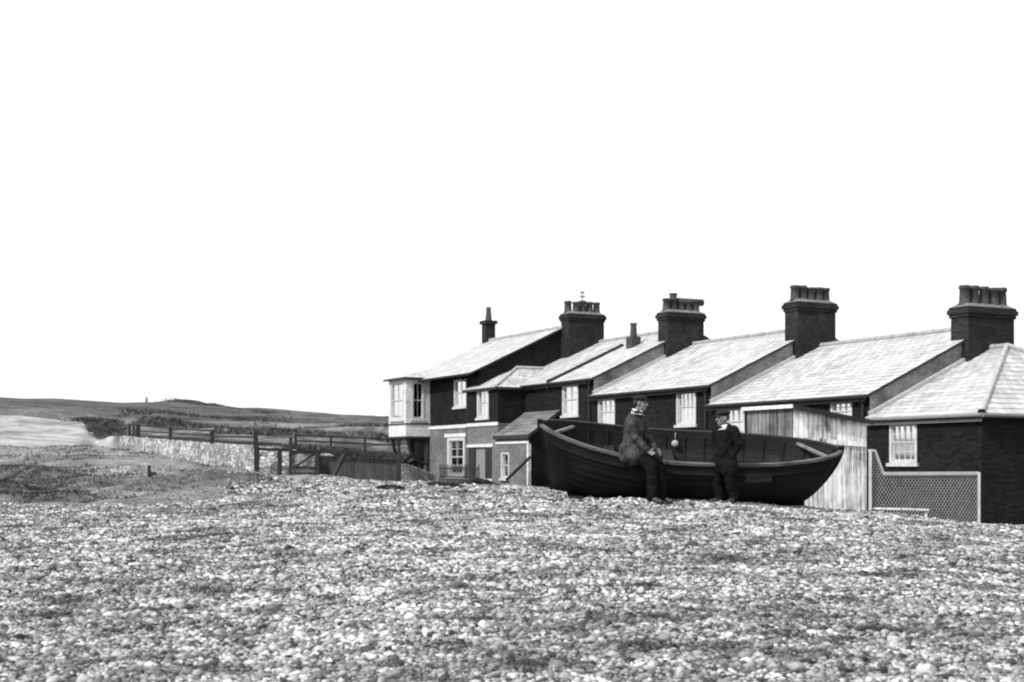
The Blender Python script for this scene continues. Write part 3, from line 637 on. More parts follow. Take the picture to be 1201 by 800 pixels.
m=MB(); m.box(T(ux0-.04,VX-.05,BAND-.1),DD*(ux1-ux0+.02),NN*.049,UP*.15); m.build('wing_string_course',M['offwhite'],h5)
W_=wl[1]-wl[0]
m=MB(); m.box(T(wl[0],VX+.06,wl[2]),DD*W_,NN*.03,UP*(wl[3]-wl[2])); m.build('door_panel',M['panel'],h5)
for a in (wl[0],wl[1]-W_*.27):
    m=MB(); m.box(T(a,VX-.03,wl[2]),DD*W_*.27,NN*.035,UP*(wl[3]-wl[2])); m.build('shutter',M['door'],h5,bevel=.005)
m=MB(); m.box(T(wl[0]-.15,VX-.06,wl[3]+.02),DD*(W_+.3),NN*.058,UP*.13); m.build('wing_lintel',M['offwhite'],h5); m=MB(); m.box(T(wl[0]-.1,VX-.08,wl[2]-.12),DD*(W_+.2),NN*.078,UP*.1); m.build('doorstep',M['offwhite'],h5)
um=(ux0+ux1)/2; zr=4.45; av=.6
a0,a1,a2,a3=T(ux0-.15,VX-.2,ex),T(ux1+.15,VX-.2,ex),T(ux0-.15,2.2,ex),T(ux1+.15,2.2,ex); ap,ae=T(um,av,zr),T(um,2.3,zr)
j0=T(ux0-.15,.0,ex); 
r=MB(); slates(r,a0,a1,ap,ap,seed=80); slates(r,a2,a0,ae,ap,seed=81); slates(r,a1,a3,ap,ae,seed=82); r.build('wing_roof',M['slate'],h5)
ub=MB(); roof_under(ub,a0,a1,T(ux1+.15,.2,ex),T(ux0-.15,.2,ex),th=.1); ub.build('wing_soffit',M['barge'],h5)
m=MB(); m.tube([a0+UP*.04,ap+UP*.05],.06,8); m.tube([ap+UP*.05,ae+UP*.05],.07,8); m.build('wing_hip_tile',M['mortar'],h5)
# lean-to scullery
VL=VX-.06; ul0=u_at(620,VL); ul1=ux0+.10; zl,zt=1.33,2.35; bl=-2.4
wo=hole(588,597,531,561,VL)
w=MB(); wall(w,P_front(VL),ul0,ul1,bl,zl,[wo],NN); w.build('lean_to_front_wall',M['stock'],h5)
w=MB(); w.face(T(ul0,VL,bl),T(ul0,VW,bl),T(ul0,VW,zt-.05),T(ul0,VL,zl-.02)); w.build('lean_to_side_wall',M['gabledark'],h5)  # side facing away from the sun: its shade is put into near-black brick
window(h5,P_front(VL),OUTF,*wo,cols=1,rows=2,curtain='full')
r=MB(); k0,k1,k2,k3=T(ul0-.2,VL-.14,zl-.06),T(ul1,VL-.14,zl-.06),T(ul0-.2,VW,zt),T(ul1,VW,zt)
slates(r,k0,k1,k2,k3,course=.28,seed=90); r.build('lean_to_roof',M['slateleanto'],h5)
ub=MB(); roof_under(ub,k0,k1,k3,k2,th=.16); ub.build('lean_to_fascia',M['barge'],h5)
m=MB(); m.box(T(ul0-.04,VL-.04,zl-.42),DD*(ul1-ul0),NN*.039,UP*.1); m.box(T(ul0-.045,VL-.045,bl),DD*.14,NN*.14,UP*(zl-bl-.43)); m.build('lean_to_trim',M['offwhite'],h5)

# ------------------------------------------------------------------ things in front of the houses
def ground_thing(name,x,y,label,cat,group=None): return thing(name,(x,y,gz(x,y)),label,cat,group)
# leaning pole against the lean-to
m=MB(); m.beam(at(594,563,57.4),at(622,536,57.9),.12,.1); o=m.build('leaning_plank',M['timber']); tag(o,'dark timber plank leaning against the brick lean-to','plank')
# picket fence
p0,p1=at(516,560,60.5),at(562,563,57.5); pf=thing('picket_fence',(p0.x,p0.y,gz(p0.x,p0.y)),'low dark picket fence before the light brick house front','fence')
n=24
for i in range(n+1):
    q=p0.lerp(p1,i/n); z=gz(q.x,q.y); hh=.85+.05*math.sin(i*2.7); m=MB(); q.z=z
    e_=(p1-p0).normalized(); e_.z=0; m.hexa([q+e_*s*.045+Vector((0,d,zz)) for zz in (-.1,hh-.06) for s,d in((-1,0),(1,0),(1,.02),(-1,.02))]); m.hexa([q+e_*s*w_+Vector((0,d,zz)) for zz,w_ in ((hh-.06,.045),(hh,.004)) for s,d in((-1,0),(1,0),(1,.02),(-1,.02))])
    m.build('picket',M['timber'],pf)
for zz in (.3,.66):
    a=p0.copy();b=p1.copy(); a.z=gz(a.x,a.y)+zz; b.z=gz(b.x,b.y)+zz; m=MB(); m.beam(a+Vector((0,.035,0)),b+Vector((0,.035,0)),.03,.05); m.build('rail',M['timber'],pf)
# heaps of tarred net
def heap(x,y,rx,ry,rz,label,seed,name='net_heap',cat='fishing net'):
    rr=random.Random(seed); m=MB(); z=gz(x,y)
    nn=26; mm=9; rings=[]
    for i in range(mm+1):
        t=i/mm; R=math.cos(t*math.pi/2)
        ring=[]
        for k in range(nn):
            a=2*math.pi*k/nn; w_=1+.22*math.sin(3*a+seed)+.13*math.sin(7*a+i)+rr.uniform(-.09,.09)
            px,py=x+rx*R*w_*math.cos(a),y+ry*R*w_*math.sin(a)
            ring.append(Vector((px,py,gz(px,py)-.04+rz*math.sin(t*math.pi/2)*(1+.25*math.sin(2*a+seed*2))+rr.uniform(-.03,.03)*rz)))
        rings.append(m.add(ring))
    for a,b in zip(rings,rings[1:]):
        for k in range(nn): m.f.append((a+k,a+(k+1)%nn,b+(k+1)%nn,b+k)); m.m.append(0)
    for q in range(7):      # loose ropes on top
        a=rr.uniform(0,6.28); pts=[]
        for s in np.linspace(-1,1,9):
            aa=a+s*1.0; R=.75*abs(math.cos(s*1.2))+.25; px,py=x+rx*R*math.cos(aa)*.8,y+ry*R*math.sin(aa)*.8
            pts.append((px,py,gz(px,py)+rz*math.sqrt(max(.02,1-R*R*.8))*1.02))
        m.tube(pts,.022,6)
    o=m.build(name,M['net'],smooth=True); return tag(o,label,cat)
q=at(560,572,52); heap(q.x,q.y,.75,.7,.26,'dark heap of tarred net beside the picket fence',3)
q=at(458,583,31); heap(q.x,q.y,.42,.4,.13,'small low heap of dark net lying alone on the shingle',5)
q=at(520,577,36); heap(q.x,q.y,.6,.5,.15,'wide flat heap of dark net on shingle left of the boat',8)

# shed
sc0=Vector(((931-CX)/F*33,33,EYE)); SW,SD=2.28,1.85; h0,h1_,hb=1.36,1.05,-2.8
def S(a,b,h): return sc0+NN*a+DD*b+UP*h       # a along the right face, b along the left face
shed=thing('shed',S(0,0,hb),'weathered plank shed with peeling whitewash between boat and cottages','shed')
def planks(n,P0,P1,top0,top1,out,name,mat,wid):
    m=MB(); d=(P1-P0); Lw=d.length; d.normalize(); rr=random.Random(len(name))
    for i in range(n):
        a0,a1=Lw*i/n+.004,Lw*(i+1)/n-.004; o_=rr.uniform(0,.012); t0=top0+(top1-top0)*a0/Lw; t1=top0+(top1-top0)*a1/Lw
        A,B=P0+d*a0+out*o_,P0+d*a1+out*o_
        m.hexa([A,B,B-out*.03,A-out*.03]+[A+UP*(t0-hb),B+UP*(t1-hb),B-out*.03+UP*(t1-hb),A-out*.03+UP*(t0-hb)])
    m.build(name,mat,shed)
planks(15,S(0,0,hb),S(SW,0,hb),h0,h1_,OUTS,'whitewashed_wall',M['shedpale'],.15)
planks(12,S(0,.03,hb),S(0,SD,hb),h0,h0,OUTF,'dark_plank_wall',M['sheddark'],.15)
planks(12,S(SW,.03,hb),S(SW,SD,hb),h1_,h1_,NN,'end_wall',M['sheddark'],.15)
planks(15,S(0,SD,hb),S(SW,SD,hb),h0,h1_,DD,'back_wall',M['sheddark'],.15)
m=MB(); q=[S(-.1,-.12,h0+.015),S(SW+.12,-.12,h1_-.015),S(SW+.12,SD+.1,h1_-.015),S(-.1,SD+.1,h0+.015)]; m.hexa(q+[p+UP*.07 for p in q]); m.build('roof',M['felt'],shed)
m=MB(); m.beam(S(-.11,-.13,h0+.03),S(SW+.13,-.13,h1_+.0),.025,.11); m.build('fascia',M['barge'],shed)
m=MB(); m.beam(S(-.115,-.1,h0+.05),S(-.115,SD+.08,h0+.05),.025,.09); m.build('verge_board',M['timberpale'],shed)
m=MB(); m.beam(S(.05,-.03,.62),S(SW-.05,-.03,.5),.02,.12); m.build('batten',M['shedpale'],shed)

# lattice fence
lf0=S(SW+.03,-.05,0); 
kx=lambda px: ((px-CX)/F*lf0.y-lf0.x)/(NN.x-(px-CX)/F*NN.y)
aE=kx(1147); a1,a2=kx(1026),kx(1036)
def LP(a,h,o=0): p=lf0+NN*a-DD*o; return Vector((p.x,p.y,EYE+h))
lt=thing('lattice_fence',LP(0,-2),'pale diamond lattice fence with stepped top before the near end cottage','fence')
topf=lambda a: .33 if a<a1 else (.33-(a-a1)/(a2-a1)*.58 if a<a2 else -.25)
m=MB(); sp=.11; lw=.019
for sgn in (1,-1):
    off=(.012 if sgn>0 else 0)
    c=-6
    while c<aE+6:
        # slat: a = c + sgn*(h+2.4)
        pts=[]; 
        N_=140
        inside=[]
        for i in range(N_+1):
            h=-2.4+i*(2.8/N_); a=c+sgn*(h+2.4)*.8
            inside.append((0<=a<=aE and h<=topf(a),a,h))
        run=[]
        for ok,a,h in inside+[(False,0,0)]:
            if ok: run.append((a,h))
            elif run:
                if len(run)>1: m.beam(LP(*run[0],off),LP(*run[-1],off),.010,lw,up=tuple(NN))
                run=[]
        c+=sp
m.build('lattice',M['lattice'],lt)
m=MB(); m.beam(LP(0,.35),LP(a1,.35),.06,.06); m.beam(LP(a1,.35),LP(a2,-.23),.06,.06); m.beam(LP(a2,-.23),LP(aE,-.23),.07,.09); m.build('top_rail',M['white'],lt,bevel=.006)
for a in (0.02,aE):
    m=MB(); m.beam(LP(a,-2.5,.03),LP(a,(.34 if a<1 else -.2),.03),.06,.06); m.build('post',M['white'],lt)
# low plank seat half sunk in the shingle
b0,b1=at(1028,596.5,25.2),at(1086,598,25.5)
bn=thing('plank_seat',(b0.x,b0.y,gz(b0.x,b0.y)),'low pale plank propped at the crest of the shingle before the lattice','bench')
m=MB(); m.beam(b0,b1,.24,.035); m.build('plank',M['timberpale'],bn,bevel=.004)
for t in (.1,.97):
    q=b0.lerp(b1,t); m=MB(); m.beam(q-UP*.02,Vector((q.x,q.y,gz(q.x,q.y)-.25)),.05,.18); m.build('leg',M['timberpale'],bn)

# ------------------------------------------------------------------ boat
BZ=24.75; xl=(632-CX)/F*BZ; xr=(986-CX)/F*BZ; LB=xr-xl
HEEL=math.radians(20); TRIM=math.radians(2.4)
bc=Vector(((xl+xr)/2,BZ,EYE+.30))      # sheer height amidships on the centre line
boat=thing('rowing_boat',(bc.x,bc.y,gz(bc.x,bc.y)),'large dark clinker boat heeled over on the shingle crest','boat')
RM=Matrix.Rotation(TRIM,3,'Y')@Matrix.Rotation(HEEL,3,'X')
def BL(x,y,z): return bc+RM@Vector((x,y,z))    # x along the keel (+ right end), y across, z up from the sheer amidships
BEAM=1.78; DEP=1.0
def sheer(t): s=2*t-1; return .34*s*s if s<0 else .07*s*s
def keel(t): s=2*t-1; return -DEP+(.10*abs(s)**3)
def half(t): s=2*t-1; return BEAM/2*max(0.0,1-abs(s)**2.5)**.62
def hullpt(t,g,side,off=0.0):
    zk,zs=keel(t),sheer(t); z=zk+(zs-zk)*(g**1.25)
    fl=(1-(1-g)**2.3)**.78 if g<1 else 1.0
    s=2*t-1; end=abs(s)**6; fl=fl*(1-end*.4)+end*.4*g
    y=half(t)*fl*side
    x=(t-.5)*LB
    d=(1-g)
    x+= end*( .30*d**.9*(1 if s<0 else 0) - (.62*(d**1.35))*(1 if s>0 else 0))
    return BL(x,y+side*off,z)
NT,NS=56,9
hl=MB()
for side in (-1,1):
    for k in range(NS):
        g0,g1=k/NS,(k+1)/NS
        for i in range(NT):
            t0,t1=i/NT,(i+1)/NT
            P=[hullpt(t0,g0,side,.016),hullpt(t1,g0,side,.016),hullpt(t1,g1,side,0),hullpt(t0,g1,side,0)]
            hl.face(*P,uv=[(t0*LB,g0),(t1*LB,g0),(t1*LB,g1),(t0*LB,g1)])
            if k>0: hl.face(hullpt(t0,g0,side,0),hullpt(t1,g0,side,0),hullpt(t1,g0,side,.016),hullpt(t0,g0,side,.016))
ho=hl.build('hull',M['hull'],boat)
inn=MB()
for side in (-1,1):
    for k in range(NS):
        for i in range(1,NT-1):
            t0,t1=i/NT,(i+1)/NT; g0,g1=max(.06,k/NS),(k+1)/NS
            inn.face(*[hullpt(a,b,side,-.03) for a,b in((t0,g0),(t1,g0),(t1,g1),(t0,g1))],uv=[(t0*LB,g0),(t1*LB,g0),(t1*LB,g1),(t0*LB,g1)])
inn.build('inner_planking',M['hullin'],boat)
for side in (-1,1):
    m=MB(); pts=[hullpt(t,1,side,.004)+RM@Vector((0,0,.015)) for t in np.linspace(.004,.996,50)]
    for a,b in zip(pts,pts[1:]): m.beam(a,b,.07,.05,up=RM@Vector((0,0,1)))
    m.build('gunwale',M['gunwale'] if side<0 else M['thwart'],boat)
    m=MB(); pts=[hullpt(t,.87,side,.018) for t in np.linspace(.02,.98,50)]
    for a,b in zip(pts,pts[1:]): m.beam(a,b,.03,.05)
    m.build('rubbing_strake',M['hull'],boat)
for end in (0,1):
    m=MB(); pts=[hullpt(end,g,1,0) for g in np.linspace(0,1,14)]; pts.append(pts[-1]+RM@Vector((0,0,.09)))
    for a,b in zip(pts,pts[1:]): m.beam(a,b,.06,.10,up=RM@Vector((1,0,0)))
    m.build('stem',M['hull'],boat)
m=MB(); kp=[BL((t-.5)*LB*(1)+(0.28 if t<.08 else 0)-(.75 if t>.97 else 0),0,keel(t)-.03) for t in np.linspace(0.06,.9,20)]
for a,b in zip(kp,kp[1:]): m.beam(a,b,.06,.09)
m.build('keel',M['hull'],boat)
for t in (.24,.44,.64,.80):
    m=MB(); g=.72; a,b=hullpt(t,g,-1,-.03),hullpt(t,g,1,-.03); m.beam(a,b,.2,.035,up=RM@Vector((0,0,1))); m.build('thwart',M['thwart'],boat,bevel=.004)
for t in np.linspace(.1,.9,13):
    m=MB()
    m.beam(hullpt(t,.05,-1,-.04),hullpt(t,.05,1,-.04),.035,.022,up=RM@Vector((1,0,0)))
    for side in (-1,1):
        pts=[hullpt(t,g,side,-.04) for g in np.linspace(.05,.97,10)]
        for a,b in zip(pts,pts[1:]): m.beam(a,b,.035,.022,up=RM@Vector((1,0,0)))
    m.build('rib',M['thwart'],boat)
for t0,t1 in ((.035,.115),(.955,.875)):
    m=MB(); m.beam(hullpt(t0,.97,-1,-.03),hullpt(t1,.96,1,-.04),.05,.045,up=RM@Vector((0,0,1))); m.build('breasthook',M['strut'],boat)
m=MB()
for i in range(8):
    t0,t1=.665+.011*i,.665+.011*(i+1)
    m.hexa([hullpt(t0,.74,-1,.02),hullpt(t1,.74,-1,.02),hullpt(t1,.74,-1,.034),hullpt(t0,.74,-1,.034),hullpt(t0,.86,-1,.02),hullpt(t1,.86,-1,.02),hullpt(t1,.86,-1,.034),hullpt(t0,.86,-1,.034)])
m.build('repair_board',m_plain('repair_board_paint',.02,.04,5),boat)
# cork float hung inside the far gunwale
q=hullpt(.468,.84,1,-.09); m=MB(); yv=(RM@Vector((0,1,0))); m.ball(q,.066,.05,.066); m.tube([q+UP*.06,hullpt(.468,1.0,1,-.05)],.008,6); o=m.build('cork_float',M['cork'],smooth=True); tag(o,'pale round float hanging inside the far side of the boat','float')
# chocks under the boat
for i,t in enumerate((.12,.8)):
    q=hullpt(t,.0,1); z=gz(q.x,q.y); m=MB(); m.box((q.x-.12,q.y-.5,z-.1),(.24,0,0),(0,1.0,0),(0,0,max(.06,q.z-z+.04))); o=m.build('boat_chock',M['timber'],bevel=.01)
    tag(o,['dark timber block under the tall end of the boat','dark timber block under the raking end of the boat'][i],'block','timber blocks under the boat')

# ------------------------------------------------------------------ the two men
class Fig:
    def __init__(s,loc,face,yaw_head=None):
        s.o=Vector(loc); s.f=Vector(face).normalized(); s.r=s.f.cross(UP).normalized()     # r = his right
        s.hf=Vector(yaw_head).normalized() if yaw_head else s.f; s.hr=s.hf.cross(UP).normalized()
    k=1.0; kr=1.0
    def p(s,f,r,u): return s.o+s.f*f*s.k+s.r*r*s.k*s.kr+UP*u*s.k
CLOUD=bpy.data.textures.new('cloth_folds','CLOUDS'); CLOUD.noise_scale=.11; CLOUD.noise_depth=2
def fuse(mb,name,mat,parent,vox,smooth_it=6,fold=0):
    o=mb.build(name,mat,parent,smooth=True)
    r=o.modifiers.new('r','REMESH'); r.mode='VOXEL'; r.voxel_size=vox; r.use_smooth_shade=True
    s=o.modifiers.new('s','SMOOTH'); s.factor=.5; s.iterations=smooth_it
    if fold:
        d=o.modifiers.new('d','DISPLACE'); d.texture=CLOUD; d.texture_coords='GLOBAL'; d.strength=fold; d.mid_level=.45
    return bake(o)
def head(mb,F_,c,tilt=0.0,k=1.0):
    f=(F_.hf*math.cos(tilt)-UP*math.sin(tilt)); r=F_.hr; u=r.cross(f); ax=(r,f,u)
    P=lambda a,b,d: c+r*a*k+f*b*k+u*d*k
    mb.ball(P(0,-.012,.03),.076*k,.096*k,.092*k,ax); mb.ball(P(0,.018,-.035),.062*k,.074*k,.085*k,ax); mb.ball(P(0,.058,-.09),.034*k,.03*k,.028*k,ax)  # skull, face, chin
    mb.cone(P(0,.088,.022),P(0,.114,-.022),.010*k,.017*k,8); mb.ball(P(0,.084,.035),.05*k,.018*k,.012*k,ax)       # nose, brow
    mb.ball(P(0,.084,-.062),.026*k,.014*k,.006*k,ax); mb.ball(P(0,.082,-.074),.024*k,.014*k,.007*k,ax)            # lips
    for s in (-1,1): mb.ball(P(s*.04,.07,-.02),.02*k,.02*k,.018*k,ax); mb.ball(P(s*.078,-.008,-.008),.011*k,.022*k,.034*k,ax)   # cheeks, ears
    return P,ax
def hand(mb,w,d,pn,th):
    """w wrist, d finger direction, pn palm normal, th thumb side"""
    d=d.normalized(); th=(th-d*th.dot(d)).normalized(); pn=d.cross(th); 
    for s in (-.028,-.009,.010,.029): mb.cone(w+d*.01+th*s*.8,w+d*.085+th*s,.016,.014,8)
    for s,l in ((-.033,.058),(-.011,.072),(.012,.078),(.034,.068)):
        a=w+d*.088+th*s; b=a+(d*.9+pn*.28).normalized()*l*.5; c=b+(d*.6+pn*.75).normalized()*l*.5
        mb.cone(a,b,.0105,.0095,8); mb.cone(b,c,.0095,.008,8)
    a=w+d*.03+th*.034; b=a+(d*.6+th*.7).normalized()*.042; c=b+(d*.9+pn*.3+th*.1).normalized()*.032; mb.cone(a,b,.014,.011,8); mb.cone(b,c,.011,.009,8)
def cap_mesh(P,ax,parent,k=1.0,lift=0.0):
    r,f,u=ax
    m=MB(); m.ball(P(0,-.015,.085+lift),.105*k,.125*k,.045*k,ax,18,10); m.ball(P(0,-.012,.06+lift),.084*k,.103*k,.055*k,ax,18,10)
    for i in range(8):
        a=math.radians(-70+20*i*140/160)
    m.ball(P(0,.098,.052+lift),.066*k,.052*k,.010*k,ax,18,8)
    return fuse(m,'cap',M['capm'],parent,.009,3)
def eyes(P,ax,parent,k):
    for s in (-1,1):
        m=MB(); m.ball(P(s*.031,.082,.012),.0125*k,.01*k,.0075*k,ax,10,6); m.build('eye',M['hair'],parent,smooth=True)
def man(F_,J,label,coat,hk=1.0,tilt=.1,seated=False):
    p=F_.p; b=MB(); hc=p(*J['head'])
    P,ax=head(b,F_,hc,tilt,hk)
    b.cone(p(*J['neck']),hc-UP*.06-F_.hf*.015,.058*hk,.055*hk)
    ch,pe=p(*J['chest']),p(*J['pelvis'])
    b.ball(ch,.17,.11,.2,(F_.r,F_.f,UP)); b.cone(ch,pe,.13,.14); b.cone(ch,p(*J['neck']),.1,.06)
    for s in 'RL':
        sh,el,wr=p(*J['sh'+s]),p(*J['el'+s]),p(*J['wr'+s]); hi,kn,an,to=p(*J['hi'+s]),p(*J['kn'+s]),p(*J['an'+s]),p(*J['to'+s])
        b.cone(ch+UP*.1,sh,.08,.065); b.cone(sh,el,.055,.042); b.cone(el,wr,.042,.028)
        b.cone(pe,hi,.12,.09); b.cone(hi,kn,.085,.058); b.cone(kn,an,.055,.038); b.cone(an,to,.04,.03)
        d=(wr-el).normalized(); 
        if J.get('hd'+s): d=(F_.f*J['hd'+s][0]+F_.r*J['hd'+s][1]+UP*J['hd'+s][2]).normalized()
        hand(b,wr,d,None,F_.f*.6+UP*.5-F_.r*(.5 if s=='R' else -.5))
    body=fuse(b,'person',M['skin'],None,.0085,3); tag(body,label,'person')
    # jacket
    j=MB(); ax3=(F_.r,F_.f,UP); up=(ch-pe).normalized(); fx=F_.r.cross(up)*-1; axb=(F_.r,fx,up)
    j.ball(ch+UP*.02,.205,.15,.235,axb); j.cone(ch,pe,.165,.175); j.ball(pe+up*.05,.19,.16,.17,axb)
    j.cone(ch+UP*.08,p(*J['neck'])-UP*.01,.13,.085)
    for s in 'RL':
        sh,el,wr=p(*J['sh'+s]),p(*J['el'+s]),p(*J['wr'+s])
        j.cone(ch+UP*.1,sh,.12,.088); j.cone(sh,el,.086,.068); j.cone(el,wr-(wr-el).normalized()*.02,.068,.052)
        j.cone(pe+F_.r*(.02 if s=='R' else -.02),p(*J['hi'+s])+ (p(*J['kn'+s])-p(*J['hi'+s])).normalized()*J.get('skirt',.12),.175,.165)
    for f_ in (-.03,.05): j.cone(pe+fx*f_+up*.02,pe+fx*f_-up*J.get('skirt',.12)*.8,.17,.17)
    # lapels and turned up collar
    j.tube([p(*J['neck'])+F_.r*math.cos(a)*.1+F_.f*math.sin(a)*.095+UP*(.012-.03*math.sin(a)) for a in np.linspace(-2.2,-.9+2.2*0+4.0,14)],.028,8)
    fuse(j,'jacket',coat,body,.014,3,.075)
    t=MB()
    for s in 'RL':
        hi,kn,an=p(*J['hi'+s]),p(*J['kn'+s]),p(*J['an'+s])
        t.cone(pe,hi,.15,.125); t.cone(hi,kn,.125,.098); t.cone(kn,an+UP*.02,.096,.082)
    fuse(t,'trousers',M['trous'],body,.014,3,.06)
    for s in 'RL':
        m=MB(); an,to=p(*J['an'+s]),p(*J['to'+s]); m.cone(an+UP*.06,an-UP*.01,.058,.055); m.cone(an-UP*.01,to,.052,.042); m.ball(to,.045,.05,.04)
        fuse(m,'boot',M['boot'],body,.012,3)
    c=MB(); nk=p(*J['neck']); 
    for a in range(20):
        t0,t1=a/20*6.283,(a+1)/20*6.283
        q=lambda t,rr,h: nk+F_.hr*(math.cos(t)*rr)+F_.hf*(math.sin(t)*rr)+UP*(h-.018*math.sin(t))
        c.hexa([q(t0,.112*hk,-.03),q(t1,.112*hk,-.03),q(t1,.09*hk,-.03),q(t0,.09*hk,-.03),q(t0,.082*hk,.055),q(t1,.082*hk,.055),q(t1,.068*hk,.055),q(t0,.068*hk,.055)])
    c.build('collar',M['linen'],body,smooth=True)
    cap_mesh(P,ax,body,hk*1.02); eyes(P,ax,body,hk)
    hr=MB(); hr.ball(P(0,-.04,.02),.079*hk,.078*hk,.075*hk,ax); hr.build('hair',M['hair'],body,smooth=True)
    return body
# standing man, turned to the left
q=at(850,588,23.95); g0=gz(q.x,q.y)
FA=Fig((q.x,q.y,g0),(-.80,-.55,0),(-.86,-.42,0))
FA.k=1.055; FA.kr=1.12
man(FA,dict(head=(.05,0,1.41),neck=(.0,0,1.26),chest=(-.015,0,1.10),pelvis=(-.01,0,.80),
 shR=(-.02,.185,1.20),elR=(-.06,.265,.96),wrR=(-.01,.185,.83),hdR=(.25,-.5,-.8),shL=(-.02,-.185,1.20),elL=(-.06,-.265,.96),wrL=(-.01,-.185,.83),hdL=(.25,.5,-.8),
 hiR=(0,.095,.76),knR=(.05,.11,.42),anR=(-.01,.12,.07),toR=(.15,.15,.03),hiL=(0,-.095,.76),knL=(.01,-.11,.42),anL=(-.08,-.12,.07),toL=(.08,-.16,.03),skirt=.2),
 'man in dark jacket and cap standing beside the boat, facing left',M['coatdark'],1.13,.08)
# man perched on the near gunwale, turned to the right
tb=((742-632)/(986-632)); sp_=hullpt(tb,1,-1,.0)
FB=Fig((sp_.x-.05,sp_.y-.06,gz(sp_.x,sp_.y-.2)),(.88,-.47,0),(.93,-.36,0))
s0=sp_.z-FB.o.z     # height of the gunwale above the shingle
zt=lambda a: s0+a*1.12
man(FB,dict(head=(.13,0,zt(.86)),neck=(.075,0,zt(.72)),chest=(.01,0,zt(.50)),pelvis=(-.05,0,zt(.13)),
 shR=(.04,.20,zt(.62)),elR=(.12,.27,zt(.34)),wrR=(.33,.17,zt(.13)),hdR=(.8,-.1,-.5),shL=(.04,-.20,zt(.62)),elL=(.16,-.26,zt(.36)),wrL=(.36,-.14,zt(.14)),hdL=(.8,.1,-.5),
 hiR=(.0,.10,zt(.09)),knR=(.40,.16,zt(-.10)),anR=(.42,.19,.10),toR=(.60,.23,.04),hiL=(.0,-.10,zt(.09)),knL=(.42,-.10,zt(-.08)),anL=(.50,-.09,.10),toL=(.67,-.08,.04),skirt=.10),
 'man in worn grey coat and white collar perched on the boat gunwale, facing right',M['coat'],1.10,.05,True)

# ------------------------------------------------------------------ left: flint wall, fences, gate
def wpt(px,py,Z): return at(px,py,Z)
WT=[(-27.8,96,2.02,.6),(-23.6,87.3,1.72,.2),(-19.6,79,1.40,-.2),(-15.3,69.5,1.10,-.6),(-11.3,60.3,.80,-.9),(-9.6,60.3,.66,-1.0),(-8.2,60.3,.42,-1.0)]
fw=MB()
nseg=150; nh=9; grid=[]
cum=[0]
for a,b in zip(WT,WT[1:]): cum.append(cum[-1]+math.hypot(b[0]-a[0],b[1]-a[1]))
rr=random.Random(4)
for i in range(nseg+1):
    s=cum[-1]*i/nseg; x,y,zt_,zb=[np.interp(s,cum,[w_[k] for w_ in WT]) for k in range(4)]
    taper=min(1,s/1.2)
    zt2=zt_-.75*(1-taper)+rr.uniform(-.05,.05); row=[]
    for j in range(nh+1):
        z=zb+(zt2-zb)*j/nh; row.append(Vector((x-.0+rr.uniform(-.035,.035)+.05*(j/nh),y-.05+rr.uniform(-.035,.035),EYE+z)))
    row.append(Vector((x+.35,y+.45,EYE+zt2-.02))); row.append(Vector((x+.35,y+.45,EYE+zb)))
    grid.append(row)
for i in range(nseg):
    for j in range(nh+2):
        s0_,s1_=cum[-1]*i/nseg,cum[-1]*(i+1)/nseg; fw.face(grid[i][j],grid[i+1][j],grid[i+1][j+1],grid[i][j+1],uv=[(s0_*.6,j*.2),(s1_*.6,j*.2),(s1_*.6,j*.2+.2),(s0_*.6,j*.2+.2)])
o=fw.build('flint_wall',M['flint']); tag(o,'pale flint rubble retaining wall climbing the slope beside the track','wall')
def rail_fence(name,label,posts,rails,mat,pw=.14,rw=(.05,.10)):
    r=thing(name,posts[0][0],label,'fence')
    for a,b,w_ in posts: m=MB(); m.beam(a,b,w_*pw,w_*pw,up=(0,1,0)); m.build('post',mat,r,bevel=.01)
    for a,b in rails: m=MB(); m.beam(a,b,*rw); m.build('rail',mat,r)
    return r
PZ={152:93,157:91.5,162:90,200:80.5,249:70,300:60.5}
P_=lambda x,y:at(x,y,PZ[x])
rail_fence('rail_fence','dark post and rail fence standing on top of the flint wall',
 [(P_(152,513),P_(152,496.5),1),(P_(157,514),P_(157,497),1),(P_(162,514),P_(162,497),1.7),(P_(200,518),P_(200,501),1.3),(P_(249,523),P_(249,504),1.3),(P_(300,525),P_(300,505),1.25)],
 [(P_(152,498.5),P_(200,502)),(P_(152,505),P_(200,508)),(P_(152,511),P_(200,514.5)),(P_(200,502),P_(249,505.5)),(P_(200,508),P_(249,511)),(P_(249,511.5),P_(300,513)),(P_(249,518),P_(300,519.5)),(P_(200,514.5),P_(249,518))],M['timber'])
GZd=59.6
Q=lambda x,y,Z=GZd: at(x,y,Z)
zz=lambda x,y: gz(at(x,y,GZd).x,GZd)
def gpost(x,top,w_): a=Q(x,top); return (Vector((a.x,a.y,zz(x,top)-.3)),a,w_)
rail_fence('gate_fence','heavy dark timber fence framing the gate below the flint wall',
 [gpost(301,524,1.7),gpost(328,528,1.5),gpost(341,512,1.2),gpost(373.5,529,1.4),gpost(468,531,1.4)],
 [(Q(299,526.5),Q(342,528)),(Q(342,529.5),Q(420,531)),(Q(420,531),Q(470,535))],M['timber'],.12,(.08,.13))
gt=thing('gate',(Q(343,556).x,GZd,zz(343,556)),'small dark slatted gate with diagonal brace in the timber fence','gate')
fz=GZd-.0
m=MB(); 
for a,b in (((344,531),(370.5,531)),((344,548.5),(370.5,548.5)),((344,555),(370.5,555)),((344.5,530),(344.5,556)),((370,530),(370,556))): m.beam(Q(*a),Q(*b),.05,.09,up=(0,1,0) if a[0]==b[0] else (0,0,1))
m.build('gate_frame',M['timber'],gt)
m=MB(); m.beam(Q(346,548,fz-.06),Q(369,532,fz-.06),.05,.10); m.build('brace',M['timber'],gt)
